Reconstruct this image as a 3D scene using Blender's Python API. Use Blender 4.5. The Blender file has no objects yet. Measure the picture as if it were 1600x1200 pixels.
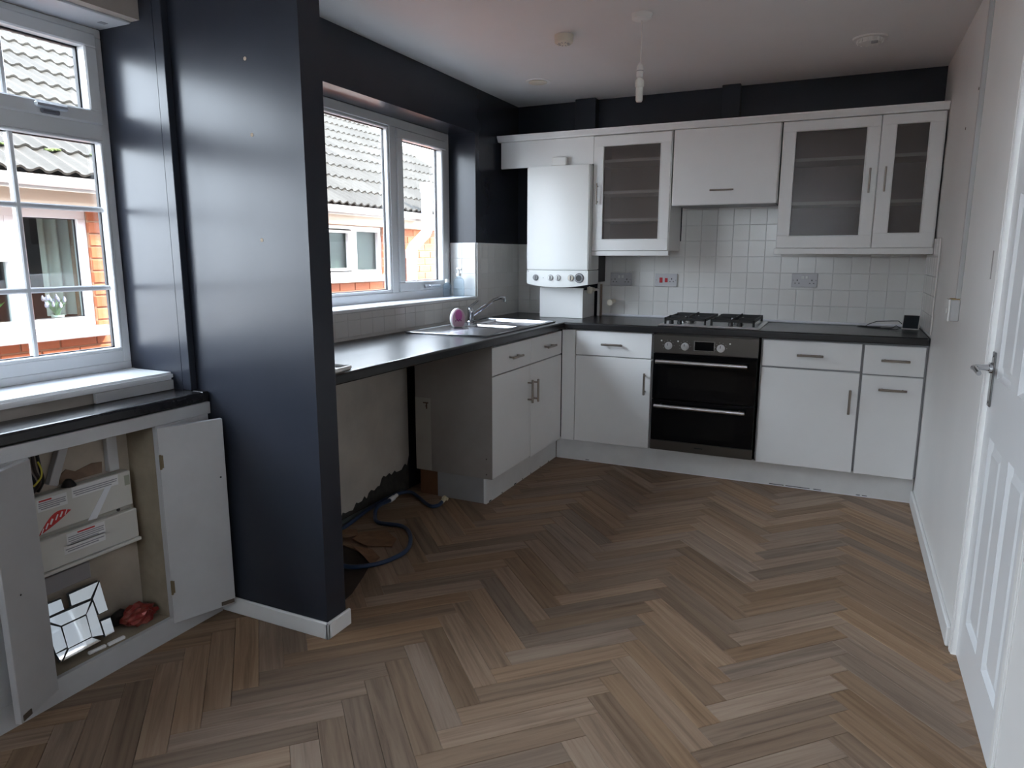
import bpy, bmesh, math, random
from mathutils import Vector, Matrix
random.seed(7)
S = bpy.context.scene
COL = S.collection
PI = math.pi

# ------------------------------------------------------------------ camera
CAM = Vector((2.1944, -4.7499, 1.3181)); YAW, PITCH, ROLL, FPX = 0.4409, -0.1801, 0.0019, 1092.79
cam = bpy.data.cameras.new('camera'); camo = bpy.data.objects.new('camera', cam); COL.objects.link(camo)
cam.sensor_width = 36.0; cam.lens = FPX * 36.0 / 1600.0; cam.clip_start = 0.02; cam.clip_end = 200
fwd = Vector((-math.sin(YAW) * math.cos(PITCH), math.cos(YAW) * math.cos(PITCH), math.sin(PITCH)))
rgt = Vector((math.cos(YAW), math.sin(YAW), 0)); upv = rgt.cross(fwd)
r2 = rgt * math.cos(ROLL) + upv * math.sin(ROLL); u2 = upv * math.cos(ROLL) - rgt * math.sin(ROLL)
camo.matrix_world = Matrix(((r2.x, u2.x, -fwd.x, CAM.x), (r2.y, u2.y, -fwd.y, CAM.y), (r2.z, u2.z, -fwd.z, CAM.z), (0, 0, 0, 1)))
S.camera = camo

def project(p):
    d = Vector(p) - CAM; z = d.dot(fwd)
    if z < .05: return None
    return 800 + FPX * d.dot(r2) / z, 600 - FPX * d.dot(u2) / z

# ------------------------------------------------------------------ world, sun, exposure
W = bpy.data.worlds.new('sky'); S.world = W; W.use_nodes = True
nt = W.node_tree; nt.nodes.clear()
wo = nt.nodes.new('ShaderNodeOutputWorld'); bg = nt.nodes.new('ShaderNodeBackground')
tc = nt.nodes.new('ShaderNodeTexCoord'); sx = nt.nodes.new('ShaderNodeSeparateXYZ'); cr = nt.nodes.new('ShaderNodeValToRGB')
cr.color_ramp.elements[0].position = 0.0; cr.color_ramp.elements[0].color = (.80, .90, 1.0, 1)
cr.color_ramp.elements[1].position = 1.0; cr.color_ramp.elements[1].color = (.45, .60, .90, 1)
cr.color_ramp.elements.new(.75).color = (.74, .86, 1.0, 1)
nt.links.new(tc.outputs['Generated'], sx.inputs[0]); nt.links.new(sx.outputs['Z'], cr.inputs[0])
nt.links.new(cr.outputs[0], bg.inputs[0]); bg.inputs[1].default_value = 3.2; nt.links.new(bg.outputs[0], wo.inputs[0])

sun = bpy.data.lights.new('sun', 'SUN'); sun.energy = 3.5; sun.angle = math.radians(6); sun.color = (1.0, .90, .76)
suno = bpy.data.objects.new('sun', sun); COL.objects.link(suno)
suno.rotation_euler = Vector((-.50, -.48, -.72)).to_track_quat('-Z', 'Y').to_euler()
suno.location = (6, 5, 8)

vs = S.view_settings
vs.view_transform = 'Standard'; vs.look = 'None'; vs.gamma = 1.0; vs.use_curve_mapping = False; vs.exposure = 2.5
S.cycles.use_denoising = True
S.cycles.max_bounces = 10; S.cycles.diffuse_bounces = 6; S.cycles.glossy_bounces = 4; S.cycles.transmission_bounces = 6; S.cycles.transparent_max_bounces = 12
S.cycles.sample_clamp_indirect = 8.0
S.cycles.caustics_reflective = False; S.cycles.caustics_refractive = False

def portal(name, loc, rot, sxx, syy):     # tells the renderer where daylight enters; gives off no light itself
    l = bpy.data.lights.new(name, 'AREA'); l.shape = 'RECTANGLE'; l.size = sxx; l.size_y = syy; l.cycles.is_portal = True
    o = bpy.data.objects.new(name, l); COL.objects.link(o); o.location = loc; o.rotation_euler = rot
portal('daylight_portal', (-.275, -3.92, 1.50), (0, -PI / 2, 0), 1.18, 1.80)
portal('daylight_portal', (-.275, -1.50, 1.575), (0, -PI / 2, 0), 1.03, 1.69)

# ------------------------------------------------------------------ materials
MATS = {}
def mat(name, col=(.8, .8, .8), rough=.5, metal=0., spec=.5, bump=None, var=None, coat=0.):
    if name in MATS: return MATS[name]
    m = bpy.data.materials.new(name); m.use_nodes = True; n = m.node_tree; b = n.nodes['Principled BSDF']
    b.inputs['Base Color'].default_value = (*col, 1); b.inputs['Roughness'].default_value = rough
    b.inputs['Metallic'].default_value = metal; b.inputs['Specular IOR Level'].default_value = spec
    if coat: b.inputs['Coat Weight'].default_value = coat; b.inputs['Coat Roughness'].default_value = .1
    if var or bump:
        t = n.nodes.new('ShaderNodeTexCoord')
    if var:
        sc, amt = var[0], var[1]; col2 = var[2] if len(var) > 2 else tuple(c * (1 - amt) for c in col)
        nz = n.nodes.new('ShaderNodeTexNoise'); nz.inputs['Scale'].default_value = sc; nz.inputs['Detail'].default_value = 5; nz.inputs['Roughness'].default_value = .6
        mp = n.nodes.new('ShaderNodeMapRange'); mp.inputs[1].default_value = .35; mp.inputs[2].default_value = .7
        mx = n.nodes.new('ShaderNodeMix'); mx.data_type = 'RGBA'
        mx.inputs[6].default_value = (*col, 1); mx.inputs[7].default_value = (*col2, 1)
        n.links.new(t.outputs['Object'], nz.inputs['Vector']); n.links.new(nz.outputs[0], mp.inputs[0]); n.links.new(mp.outputs[0], mx.inputs[0])
        n.links.new(mx.outputs[2], b.inputs['Base Color'])
    if bump:
        nz2 = n.nodes.new('ShaderNodeTexNoise'); nz2.inputs['Scale'].default_value = bump[0]; nz2.inputs['Detail'].default_value = 4
        bp = n.nodes.new('ShaderNodeBump'); bp.inputs['Strength'].default_value = bump[1]; bp.inputs['Distance'].default_value = .002
        n.links.new(t.outputs['Object'], nz2.inputs['Vector']); n.links.new(nz2.outputs[0], bp.inputs['Height']); n.links.new(bp.outputs[0], b.inputs['Normal'])
    MATS[name] = m; return m

def glass_mat(name, tint=(1, 1, 1), refl=1.0):
    m = bpy.data.materials.new(name); m.use_nodes = True; n = m.node_tree; n.nodes.clear()
    o = n.nodes.new('ShaderNodeOutputMaterial'); t = n.nodes.new('ShaderNodeBsdfTransparent'); t.inputs[0].default_value = (*tint, 1)
    g = n.nodes.new('ShaderNodeBsdfGlossy'); g.inputs['Roughness'].default_value = .0; g.inputs[0].default_value = (refl, refl, refl, 1)
    f = n.nodes.new('ShaderNodeFresnel'); f.inputs[0].default_value = 1.5; x = n.nodes.new('ShaderNodeMixShader')
    ge = n.nodes.new('ShaderNodeNewGeometry'); mr = n.nodes.new('ShaderNodeMapRange'); mr.inputs[3].default_value = 1.5; mr.inputs[4].default_value = 1 / 1.5
    n.links.new(ge.outputs['Backfacing'], mr.inputs[0]); n.links.new(mr.outputs[0], f.inputs[0])      # same reflectance on both faces of the thin pane
    n.links.new(f.outputs[0], x.inputs[0]); n.links.new(t.outputs[0], x.inputs[1]); n.links.new(g.outputs[0], x.inputs[2]); n.links.new(x.outputs[0], o.inputs[0])
    MATS[name] = m; return m

def frosted_mat(name, col, rough=.35, clear=.25, ior=1.12):
    m = bpy.data.materials.new(name); m.use_nodes = True; n = m.node_tree
    b = n.nodes['Principled BSDF']; b.inputs['Base Color'].default_value = (*col, 1); b.inputs['Roughness'].default_value = rough
    b.inputs['Transmission Weight'].default_value = 1.0; b.inputs['IOR'].default_value = ior
    t = n.nodes.new('ShaderNodeBsdfTransparent'); t.inputs[0].default_value = (*col, 1); x = n.nodes.new('ShaderNodeMixShader'); x.inputs[0].default_value = clear
    o = n.nodes['Material Output']
    n.links.new(b.outputs[0], x.inputs[1]); n.links.new(t.outputs[0], x.inputs[2]); n.links.new(x.outputs[0], o.inputs[0])
    MATS[name] = m; return m

def plank_mat():
    m = bpy.data.materials.new('oak_vinyl'); m.use_nodes = True; n = m.node_tree; b = n.nodes['Principled BSDF']; L = n.links.new
    t = n.nodes.new('ShaderNodeTexCoord'); oi = n.nodes.new('ShaderNodeObjectInfo')
    mul = n.nodes.new('ShaderNodeVectorMath'); mul.operation = 'MULTIPLY'; mul.inputs[1].default_value = (1.5, 30, 1)
    wn = n.nodes.new('ShaderNodeTexWhiteNoise'); wn.noise_dimensions = '1D'; L(oi.outputs['Random'], wn.inputs['W'])
    sc = n.nodes.new('ShaderNodeVectorMath'); sc.operation = 'SCALE'; sc.inputs['Scale'].default_value = 40; L(wn.outputs['Color'], sc.inputs[0])
    add = n.nodes.new('ShaderNodeVectorMath'); L(t.outputs['Object'], mul.inputs[0]); L(mul.outputs[0], add.inputs[0]); L(sc.outputs[0], add.inputs[1])
    nz = n.nodes.new('ShaderNodeTexNoise'); nz.inputs['Scale'].default_value = 1.6; nz.inputs['Detail'].default_value = 7; nz.inputs['Roughness'].default_value = .62; nz.inputs['Distortion'].default_value = .6
    L(add.outputs[0], nz.inputs['Vector'])
    ramp = n.nodes.new('ShaderNodeValToRGB'); e = ramp.color_ramp.elements
    e[0].position = .25; e[0].color = (.145, .092, .055, 1); e[1].position = .75; e[1].color = (.322, .228, .146, 1)
    k = ramp.color_ramp.elements.new(.5); k.color = (.258, .168, .107, 1)
    L(nz.outputs[0], ramp.inputs[0])
    # per-plank tone and greyness
    tr = n.nodes.new('ShaderNodeMapRange'); tr.inputs[3].default_value = .70; tr.inputs[4].default_value = 1.16; L(oi.outputs['Random'], tr.inputs[0])
    vm = n.nodes.new('ShaderNodeVectorMath'); vm.operation = 'SCALE'; L(ramp.outputs[0], vm.inputs[0]); L(tr.outputs[0], vm.inputs['Scale'])
    hs = n.nodes.new('ShaderNodeHueSaturation'); sp = n.nodes.new('ShaderNodeSeparateColor'); L(wn.outputs['Color'], sp.inputs[0])
    sr = n.nodes.new('ShaderNodeMapRange'); sr.inputs[3].default_value = .78; sr.inputs[4].default_value = 1.08; L(sp.outputs[1], sr.inputs[0])
    L(sr.outputs[0], hs.inputs['Saturation']); L(vm.outputs[0], hs.inputs['Color']); L(hs.outputs[0], b.inputs['Base Color'])
    b.inputs['Roughness'].default_value = .58; b.inputs['Specular IOR Level'].default_value = .22
    bp = n.nodes.new('ShaderNodeBump'); bp.inputs['Strength'].default_value = .12; bp.inputs['Distance'].default_value = .001; L(nz.outputs[0], bp.inputs['Height']); L(bp.outputs[0], b.inputs['Normal'])
    MATS['oak_vinyl'] = m; return m

def piece_mat(name, cols, rough, bump=None):     # colour picked per piece
    m = bpy.data.materials.new(name); m.use_nodes = True; n = m.node_tree; b = n.nodes['Principled BSDF']; L = n.links.new
    oi = n.nodes.new('ShaderNodeObjectInfo'); r = n.nodes.new('ShaderNodeValToRGB'); t = n.nodes.new('ShaderNodeTexCoord')
    nz = n.nodes.new('ShaderNodeTexNoise'); nz.inputs['Scale'].default_value = 9; nz.inputs['Detail'].default_value = 5
    L(t.outputs['Object'], nz.inputs['Vector'])
    ma = n.nodes.new('ShaderNodeMath'); ma.operation = 'MULTIPLY_ADD'; ma.inputs[1].default_value = .5; L(oi.outputs['Random'], ma.inputs[0])
    mb = n.nodes.new('ShaderNodeMath'); mb.operation = 'MULTIPLY'; mb.inputs[1].default_value = .5; L(nz.outputs[0], mb.inputs[0]); L(mb.outputs[0], ma.inputs[2])
    e = r.color_ramp.elements
    e[0].position = .1; e[0].color = (*cols[0], 1); e[1].position = .9; e[1].color = (*cols[-1], 1)
    for i, c in enumerate(cols[1:-1]): r.color_ramp.elements.new(.1 + .8 * (i + 1) / (len(cols) - 1)).color = (*c, 1)
    L(ma.outputs[0], r.inputs[0]); L(r.outputs[0], b.inputs['Base Color']); b.inputs['Roughness'].default_value = rough
    if bump:
        n2 = n.nodes.new('ShaderNodeTexNoise'); n2.inputs['Scale'].default_value = bump[0]; n2.inputs['Detail'].default_value = 5; L(t.outputs['Object'], n2.inputs['Vector'])
        bp = n.nodes.new('ShaderNodeBump'); bp.inputs['Strength'].default_value = bump[1]; bp.inputs['Distance'].default_value = .004; L(n2.outputs[0], bp.inputs['Height']); L(bp.outputs[0], b.inputs['Normal'])
    MATS[name] = m; return m

NAVY = mat('dark_slate_satin_paint', (.026, .030, .041), .27, 0, .36, bump=(30, .03), var=(3, .12))
WHITEWALL = mat('white_wall_paint', (.85, .84, .82), .42, bump=(40, .08), var=(2, .05))
CEIL = mat('ceiling_paint', (.77, .77, .77), .8, bump=(60, .12), var=(1.2, .05))
UPVC = mat('white_upvc', (.66, .67, .68), .28)
GASKET = mat('black_gasket', (.02, .02, .022), .6)
GLOSSW = mat('white_gloss_trim', (.80, .81, .82), .28, bump=(25, .05))
CAB = mat('white_cabinet', (.85, .85, .84), .33, var=(4, .03))
CABEDGE = mat('grey_carcass_edge', (.36, .36, .37), .5)
CARCASS = mat('cabinet_inside', (.42, .37, .34), .6)
SIDEPANEL = mat('taupe_side_panel', (.27, .24, .22), .45, var=(6, .12))
SIDEPANEL2 = mat('pale_taupe_panel', (.37, .34, .30), .5, var=(9, .10))
TOPM = mat('charcoal_laminate', (.017, .016, .017), .27, 0, .5, bump=(220, .06), var=(60, .08))
TILEM = piece_mat('painted_white_tile', [(.76, .75, .72), (.82, .81, .79)], .22, (14, .05))
GROUT = mat('tile_grout', (.78, .77, .75), .8)
STEEL = mat('brushed_steel', (.40, .40, .40), .24, 1.0)
CHROME = mat('chrome', (.60, .61, .63), .08, 1.0)
NICKEL = mat('brushed_nickel', (.30, .26, .225), .32, 1.0)
SATIN = mat('satin_bright_steel', (.72, .72, .73), .3, 1.0)
SINKST = mat('sink_steel', (.55, .55, .57), .20, 1.0)
OVENSTEEL = mat('dark_inox', (.125, .115, .105), .35, 1.0)
BLACKGLASS = mat('black_glass', (.003, .003, .0035), .06, 0, .16)
OVENWIN = mat('oven_window_glass', (.005, .005, .005), .08, 0, .22)
BLACKIRON = mat('black_cast_iron', (.012, .012, .012), .5)
BLACKPL = mat('black_plastic', (.015, .015, .016), .4)
GREYPL = mat('grey_plastic', (.30, .30, .31), .45)
WHITEPL = mat('white_plastic', (.80, .80, .78), .35)
CREAMPL = mat('cream_plastic', (.72, .66, .55), .45)
BOILER = mat('boiler_enamel', (.80, .81, .79), .25)
REDPL = mat('red_plastic', (.50, .02, .03), .35)
SKIRT = mat('skirting_gloss', (.80, .80, .79), .3)
GLASS = glass_mat('window_glass')
NGLASS = glass_mat('neighbour_glass', (.80, .86, .85), 1.0)
def satin_glass(name, clear, body, fac, rough=.25):
    m = bpy.data.materials.new(name); m.use_nodes = True; n = m.node_tree; b = n.nodes['Principled BSDF']
    b.inputs['Base Color'].default_value = (*body, 1); b.inputs['Roughness'].default_value = rough
    t = n.nodes.new('ShaderNodeBsdfTransparent'); t.inputs[0].default_value = (*clear, 1); x = n.nodes.new('ShaderNodeMixShader'); x.inputs[0].default_value = fac
    n.links.new(b.outputs[0], x.inputs[1]); n.links.new(t.outputs[0], x.inputs[2]); n.links.new(x.outputs[0], n.nodes['Material Output'].inputs[0]); MATS[name] = m; return m
FROST = satin_glass('frosted_cabinet_glass', (.95, .92, .9), (.16, .145, .14), .62)
OAK = plank_mat()
SUBFLOOR = mat('dark_subfloor', (.045, .028, .020), .8, var=(12, .5), bump=(30, .6))
PLASTER = mat('cream_plaster', (.56, .51, .45), .8, var=(5, .18), bump=(30, .3))

# ------------------------------------------------------------------ mesh helpers
class B:
    def __init__(s): s.bm = bmesh.new()
    def _merge(s, t, M=None):
        if M is not None: bmesh.ops.transform(t, matrix=M, verts=t.verts)
        me = bpy.data.meshes.new('tmp'); t.to_mesh(me); t.free(); s.bm.from_mesh(me); bpy.data.meshes.remove(me); return s
    def box(s, x0, x1, y0, y1, z0, z1, bev=0., M=None, seg=1):
        t = bmesh.new(); c = Vector(((x0 + x1) / 2, (y0 + y1) / 2, (z0 + z1) / 2))
        bmesh.ops.create_cube(t, size=1, matrix=Matrix.Translation(c) @ Matrix.Diagonal((abs(x1 - x0), abs(y1 - y0), abs(z1 - z0), 1)))
        if bev: bmesh.ops.bevel(t, geom=t.edges[:], offset=min(bev, .45 * min(abs(x1 - x0), abs(y1 - y0), abs(z1 - z0))), segments=seg, affect='EDGES')
        return s._merge(t, M)
    def cyl(s, p0, p1, r, seg=16, r1=None, bev=0., M=None):
        p0, p1 = Vector(p0), Vector(p1); d = p1 - p0; t = bmesh.new()
        bmesh.ops.create_cone(t, cap_ends=True, segments=seg, radius1=r, radius2=r if r1 is None else r1, depth=d.length)
        if bev:
            es = [e for e in t.edges if abs(e.verts[0].co.z - e.verts[1].co.z) < 1e-6 and abs(abs(e.verts[0].co.z) - d.length / 2) < 1e-5]
            bmesh.ops.bevel(t, geom=es, offset=bev, segments=2, affect='EDGES')
        bmesh.ops.transform(t, matrix=Matrix.Translation((p0 + p1) / 2) @ d.to_track_quat('Z', 'Y').to_matrix().to_4x4(), verts=t.verts)
        return s._merge(t, M)
    def tube(s, pts, r, seg=8, M=None):
        pts = [Vector(p) for p in pts]; t = bmesh.new(); rings = []; n = len(pts)
        nrm = None
        for i, p in enumerate(pts):
            d = (pts[min(i + 1, n - 1)] - pts[max(i - 1, 0)]).normalized()
            if nrm is None: nrm = d.orthogonal().normalized()
            nrm = (nrm - d * nrm.dot(d)).normalized(); bn = d.cross(nrm)
            rr = r[i] if isinstance(r, (list, tuple)) else r
            rings.append([t.verts.new(p + (nrm * math.cos(a) + bn * math.sin(a)) * rr) for a in [2 * PI * k / seg for k in range(seg)]])
        for a, b in zip(rings, rings[1:]):
            for k in range(seg): t.faces.new((a[k], a[(k + 1) % seg], b[(k + 1) % seg], b[k]))
        t.faces.new(rings[0][::-1]); t.faces.new(rings[-1])
        return s._merge(t, M)
    def lathe(s, prof, c, seg=24, M=None):      # profile [(r,z)], about z through c
        t = bmesh.new(); rings = []
        for r, z in prof:
            if r < 1e-6: rings.append([t.verts.new((c[0], c[1], c[2] + z))])
            else: rings.append([t.verts.new((c[0] + r * math.cos(2 * PI * k / seg), c[1] + r * math.sin(2 * PI * k / seg), c[2] + z)) for k in range(seg)])
        for a, b in zip(rings, rings[1:]):
            if len(a) == 1 and len(b) == 1: continue
            for k in range(seg):
                k2 = (k + 1) % seg
                f = [a[0], b[k2], b[k]] if len(a) == 1 else ([a[k], a[k2], b[0]] if len(b) == 1 else [a[k], a[k2], b[k2], b[k]])
                t.faces.new(f)
        return s._merge(t, M)
    def prism(s, poly, axis, a, b, M=None):     # polygon in the other two axes, extruded along axis
        t = bmesh.new()
        def P(q, h): return {0: (h, q[0], q[1]), 1: (q[0], h, q[1]), 2: (q[0], q[1], h)}[axis]
        A = [t.verts.new(P(q, a)) for q in poly]; Bq = [t.verts.new(P(q, b)) for q in poly]
        t.faces.new(A[::-1]); t.faces.new(Bq); n = len(poly)
        for i in range(n): t.faces.new((A[i], A[(i + 1) % n], Bq[(i + 1) % n], Bq[i]))
        return s._merge(t, M)
    def grid(s, fn, nu, nv, M=None):
        t = bmesh.new(); v = [[t.verts.new(fn(i / nu, j / nv)) for j in range(nv + 1)] for i in range(nu + 1)]
        for i in range(nu):
            for j in range(nv): t.faces.new((v[i][j], v[i + 1][j], v[i + 1][j + 1], v[i][j + 1]))
        return s._merge(t, M)

W0 = {}
def obj(name, b, m, parent=None, smooth=False, label=None, cat=None, group=None, kind=None):
    bm = b.bm; bmesh.ops.recalc_face_normals(bm, faces=bm.faces)
    xs = [v.co for v in bm.verts]
    lo = Vector((min(c[i] for c in xs) for i in range(3))); hi = Vector((max(c[i] for c in xs) for i in range(3)))
    c = (lo + hi) / 2
    if parent is None: c.z = lo.z
    for v in bm.verts: v.co -= c
    me = bpy.data.meshes.new(name); bm.to_mesh(me); bm.free(); me.materials.append(m)
    if smooth:
        for p in me.polygons: p.use_smooth = True
        me.set_sharp_from_angle(angle=math.radians(38))
    o = bpy.data.objects.new(name, me); COL.objects.link(o)
    if parent is not None: o.parent = parent; o.location = c - W0[parent]
    else: o.location = c
    W0[o] = c.copy(); return tag(o, label, cat, group, kind)
def tag(o, label=None, cat=None, group=None, kind=None):
    if label: o['label'] = label
    if cat: o['category'] = cat
    if group: o['group'] = group
    if kind: o['kind'] = kind
    return o
def thing(name, loc, label, cat, group=None, kind=None):
    o = bpy.data.objects.new(name, None); COL.objects.link(o); o.location = loc; W0[o] = Vector(loc); o.empty_display_size = .05
    return tag(o, label, cat, group, kind)
def linked(name, me, loc, rot, parent):
    o = bpy.data.objects.new(name, me); COL.objects.link(o); o.parent = parent; o.location = Vector(loc) - W0[parent]; o.rotation_euler = rot
    W0[o] = Vector(loc); return o
def bx(*a, **k): return B().box(*a, **k)
def text(name, body, size, m, M, parent, ext=.0003):
    cu = bpy.data.curves.new(name, 'FONT'); cu.body = body; cu.size = size; cu.extrude = ext; cu.align_x = 'CENTER'; cu.align_y = 'CENTER'
    t = bpy.data.objects.new('tmp', cu); COL.objects.link(t)
    dg = bpy.context.evaluated_depsgraph_get(); me = bpy.data.meshes.new_from_object(t.evaluated_get(dg)); bpy.data.objects.remove(t)
    me.materials.clear(); me.materials.append(m); me.transform(M)
    b = B(); b.bm.from_mesh(me); bpy.data.meshes.remove(me)
    return obj(name, b, m, parent)

# ------------------------------------------------------------------ dimensions
RW = 2.615; H = 2.36; YR = -6.2
# ================================================================== STRUCTURE
STR = dict(kind='structure')
ceiling = obj('ceiling', bx(-.30, 2.9, YR - .2, .28, H, H + .14), CEIL, label='plain white painted kitchen ceiling', cat='ceiling', **STR)
wall_back = obj('wall_back', bx(-.28, RW + .2, 0, .28, -.3, H), NAVY, label='dark slate painted wall behind the oven run', cat='wall', **STR)
for i, (a, c) in enumerate(((.455, .60), (1.415, 1.525))):
    obj('boxed_pier', bx(a, c, -.075, 0, 2.02, H - .001, .003), NAVY, wall_back)
# left wall, far bay with its window opening y -2.35..-.654, z 1.06..2.092
WY0, WY1, WZ0, WZ1 = -2.35, -.654, 1.06, 2.092
b = B(); b.box(-.28, 0, -2.99, 0, -.3, WZ0 - .016); b.box(-.28, 0, -2.99, 0, WZ1, H); b.box(-.28, 0, -2.99, WY0, WZ0 - .016, WZ1); b.box(-.28, 0, WY1, 0, WZ0 - .016, WZ1)
wall_left = obj('wall_left', b, NAVY, label='dark slate left wall around the window over the sink', cat='wall', **STR)
# cream plaster under the worktop with a broken lower edge
pts = [(-2.884, .872), (-1.50, .872), (-1.50, .20)]
y = -1.52
while y > -2.88:
    base = .15 if y > -1.66 else .15 - (.15 - .035) * min(1, (-1.66 - y) / .42)
    pts.append((y, base + random.uniform(-.02, .022))); y -= random.uniform(.015, .035)
pts.append((-2.884, .03))
obj('plaster_panel', B().prism(pts, 0, .0005, .008), PLASTER, wall_left, label='bare cream plaster under worktop with crumbled lower edge')
BRICKDARK = mat('rough_broken_masonry', (.05, .045, .04), .95, var=(25, .6), bump=(40, 1.0))
obj('exposed_masonry', B().prism([(-2.884, 0), (-1.50, 0), (-1.50, .25), (-1.66, .19), (-2.0, .09), (-2.884, .06)], 0, .0002, .004), BRICKDARK, wall_left)
# stub wall between the two bays
wall_stub = obj('wall_stub', bx(0.0, .65, -2.985, -2.885, 0, H), NAVY, label='dark slate stub wall projecting between the two windows', cat='wall', **STR)
for (x, z) in ((.43, 1.93), (.455, 1.37), (.44, 1.70)):
    obj('screw_hole', B().cyl((x, -2.986, z), (x, -2.984, z), .006, 10), mat('filler_spot', (.35, .28, .2), .8), wall_stub)
# near bay
wall_left_near = obj('wall_left_near', B().box(-.28, 0, -4.86, -3.013, -.3, .879).box(-.28, 0, YR, -4.86, -.3, H).box(-.28, 0, -4.86, -2.99, 2.09, H), mat('beige_old_plaster', (.40, .35, .31), .8, var=(4, .2), bump=(30, .3)), label='old beige wall below the near window', cat='wall', **STR)
pil = obj('wall_pilaster', bx(-.28, .062, -3.013, -2.986, 0, H), NAVY, label='dark slate window reveal beside the near window', cat='wall', **STR)
obj('corner_bead', bx(.0625, .104, -3.0135, -2.9865, .843, H, .002), NAVY, pil)
trim_1 = obj('trim_1', bx(-.199, -.04, -4.86, -3.0135, 2.083, H, .003), mat('boxing_white', (.52, .53, .56), .5, bump=(30, .1)), label='white boxed lintel above the near window', cat='boxing', **STR)
obj('cable_hole', B().box(-.125, -.105, -3.075, -3.05, 2.0815, 2.0835, .0005), mat('mark_grey', (.25, .25, .27), .8), trim_1)
# right and rear walls
DY0, DY1, DZ = -2.83, -2.165, 1.98        # doorway in right wall
b = B(); b.box(RW, RW + .14, DY1 + .004, .0, -.3, H); b.box(RW, RW + .14, YR, DY0 - .004, -.3, H); b.box(RW, RW + .14, DY0 - .004, DY1 + .004, DZ + .005, H)
wall_right = obj('wall_right', b, WHITEWALL, label='white painted wall beside the panelled door', cat='wall', **STR)
GX0, GX1, GZ0, GZ = 1.0, 2.0, 1.35, 2.05       # unseen window behind the viewer, added to lift the fill light
portal('daylight_portal', ((GX0 + GX1) / 2, YR - .10, (GZ0 + GZ) / 2), (-PI / 2, 0, 0), GX1 - GX0, GZ - GZ0)
obj('wall_rear', B().box(-.28, GX0, YR - .2, YR, -.3, H).box(GX1, RW + .14, YR - .2, YR, -.3, H).box(GX0, GX1, YR - .2, YR, GZ, H).box(GX0, GX1, YR - .2, YR, -.3, GZ0), WHITEWALL, label='white wall behind the viewer', cat='wall', **STR)
for (yy, zz) in ((-1.29, 1.98), (-1.02, 1.87)):
    obj('screw_hole', B().cyl((RW + .001, yy, zz), (RW - .0015, yy, zz), .006, 8), mat('mark_dark', (.12, .09, .07), .9), wall_right)
obj('scuff_mark', B().box(RW - .001, RW + .001, -2.045, -2.030, 1.25, 1.34), mat('mark_grey2', (.40, .38, .37), .8), wall_right)
# skirtings
def skirting(name, b, label): return obj(name, b, SKIRT, label=label, cat='skirting', **STR)
b = B().box(.13, .664, -2.999, -2.985, 0, .062, .004).box(.65, .664, -2.999, -2.870, 0, .062, .004)
skirting('baseboard_stub', b, 'white skirting wrapped round the foot of the dark stub wall')
skirting('baseboard_right', bx(RW - .014, RW, DY1 + .05, -.55, 0, .075, .004), 'long white skirting along the right wall')
skirting('baseboard_right', bx(RW - .014, RW, YR, DY0 - .06, 0, .075, .004), 'white skirting on the viewer side of the door')
# door with architrave
t = thing('trim_2', (RW, -2.5, 0), 'white painted architrave round the door', 'architrave', **STR)
for y0, y1 in ((DY1 + .004, DY1 + .052), (DY0 - .052, DY0 - .004)):
    obj('upright', B().box(RW - .003, RW, y0, y1, 0, DZ + .05, .001).box(RW - .005, RW - .002, y0 + .012, y1 - .014, 0, DZ + .04, .001), WHITEWALL, t)
obj('head', bx(RW - .010, RW, DY0 - .052, DY1 + .052, DZ + .006, DZ + .055, .002), WHITEWALL, t)
d = thing('door_1', (RW + .03, DY0, 0), 'white six panel door with chrome lever handle', 'door', **STR)
DX = RW + .012
# leaf built as stiles, rails and raised panels
ys = [DY0, DY0 + .095, DY0 + .285, DY0 + .38, DY0 + .57, DY1]     # stile, panel, muntin, panel, stile
ys = [DY0 + .003, DY0 + .088, DY0 + .283, DY0 + .372, DY0 + .567, DY1 - .003]
zr = [.008, .165, .78, .96, 1.50, 1.60, 1.86, DZ]
b = B()
for a, c in ((0, 1), (2, 3), (4, 5)): b.box(DX, DX + .036, ys[a], ys[c], zr[0], zr[-1])
for a, c in ((0, 1), (2, 3), (4, 5), (6, 7)):
    for p, q in ((1, 2), (3, 4)): b.box(DX, DX + .036, ys[p] - .0005, ys[q] + .0005, zr[a], zr[c])
obj('leaf', b, GLOSSW, d)
for p, q in ((1, 2), (3, 4)):
    for a, c in ((1, 2), (3, 4), (5, 6)):
        y0, y1, z0, z1 = ys[p], ys[q], zr[a], zr[c]
        def ring(k, x): return [(x, y0 + k, z0 + k), (x, y1 - k, z0 + k), (x, y1 - k, z1 - k), (x, y0 + k, z1 - k)]
        pb = B(); R_ = [[pb.bm.verts.new(v) for v in ring(k, x)] for k, x in ((0, DX + .001), (.012, DX + .012), (.024, DX + .012), (.042, DX + .003))]
        for A, Bq in zip(R_, R_[1:]):
            for i in range(4): pb.bm.faces.new((A[i], A[(i + 1) % 4], Bq[(i + 1) % 4], Bq[i]))
        pb.bm.faces.new(R_[-1]); obj('panel', pb, GLOSSW, d)
hp = obj('handle_plate', bx(DX - .006, DX, -2.222, -2.186, .865, 1.035, .002), STEEL, d)
yl = -2.204
obj('lever', B().tube([(DX, yl, .985), (DX - .045, yl, .985), (DX - .055, yl - .012, .984), (DX - .056, yl - .05, .986), (DX - .054, yl - .105, .98)], [.011, .009, .009, .008, .007], 10).cyl((DX - .006, yl, .985), (DX - .014, yl, .985), .017, 16), CHROME, hp, smooth=True)
for zz in (.878, 1.022): obj('screw', B().cyl((DX - .0075, yl, zz), (DX - .005, yl, zz), .004, 8), CHROME, hp)

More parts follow.
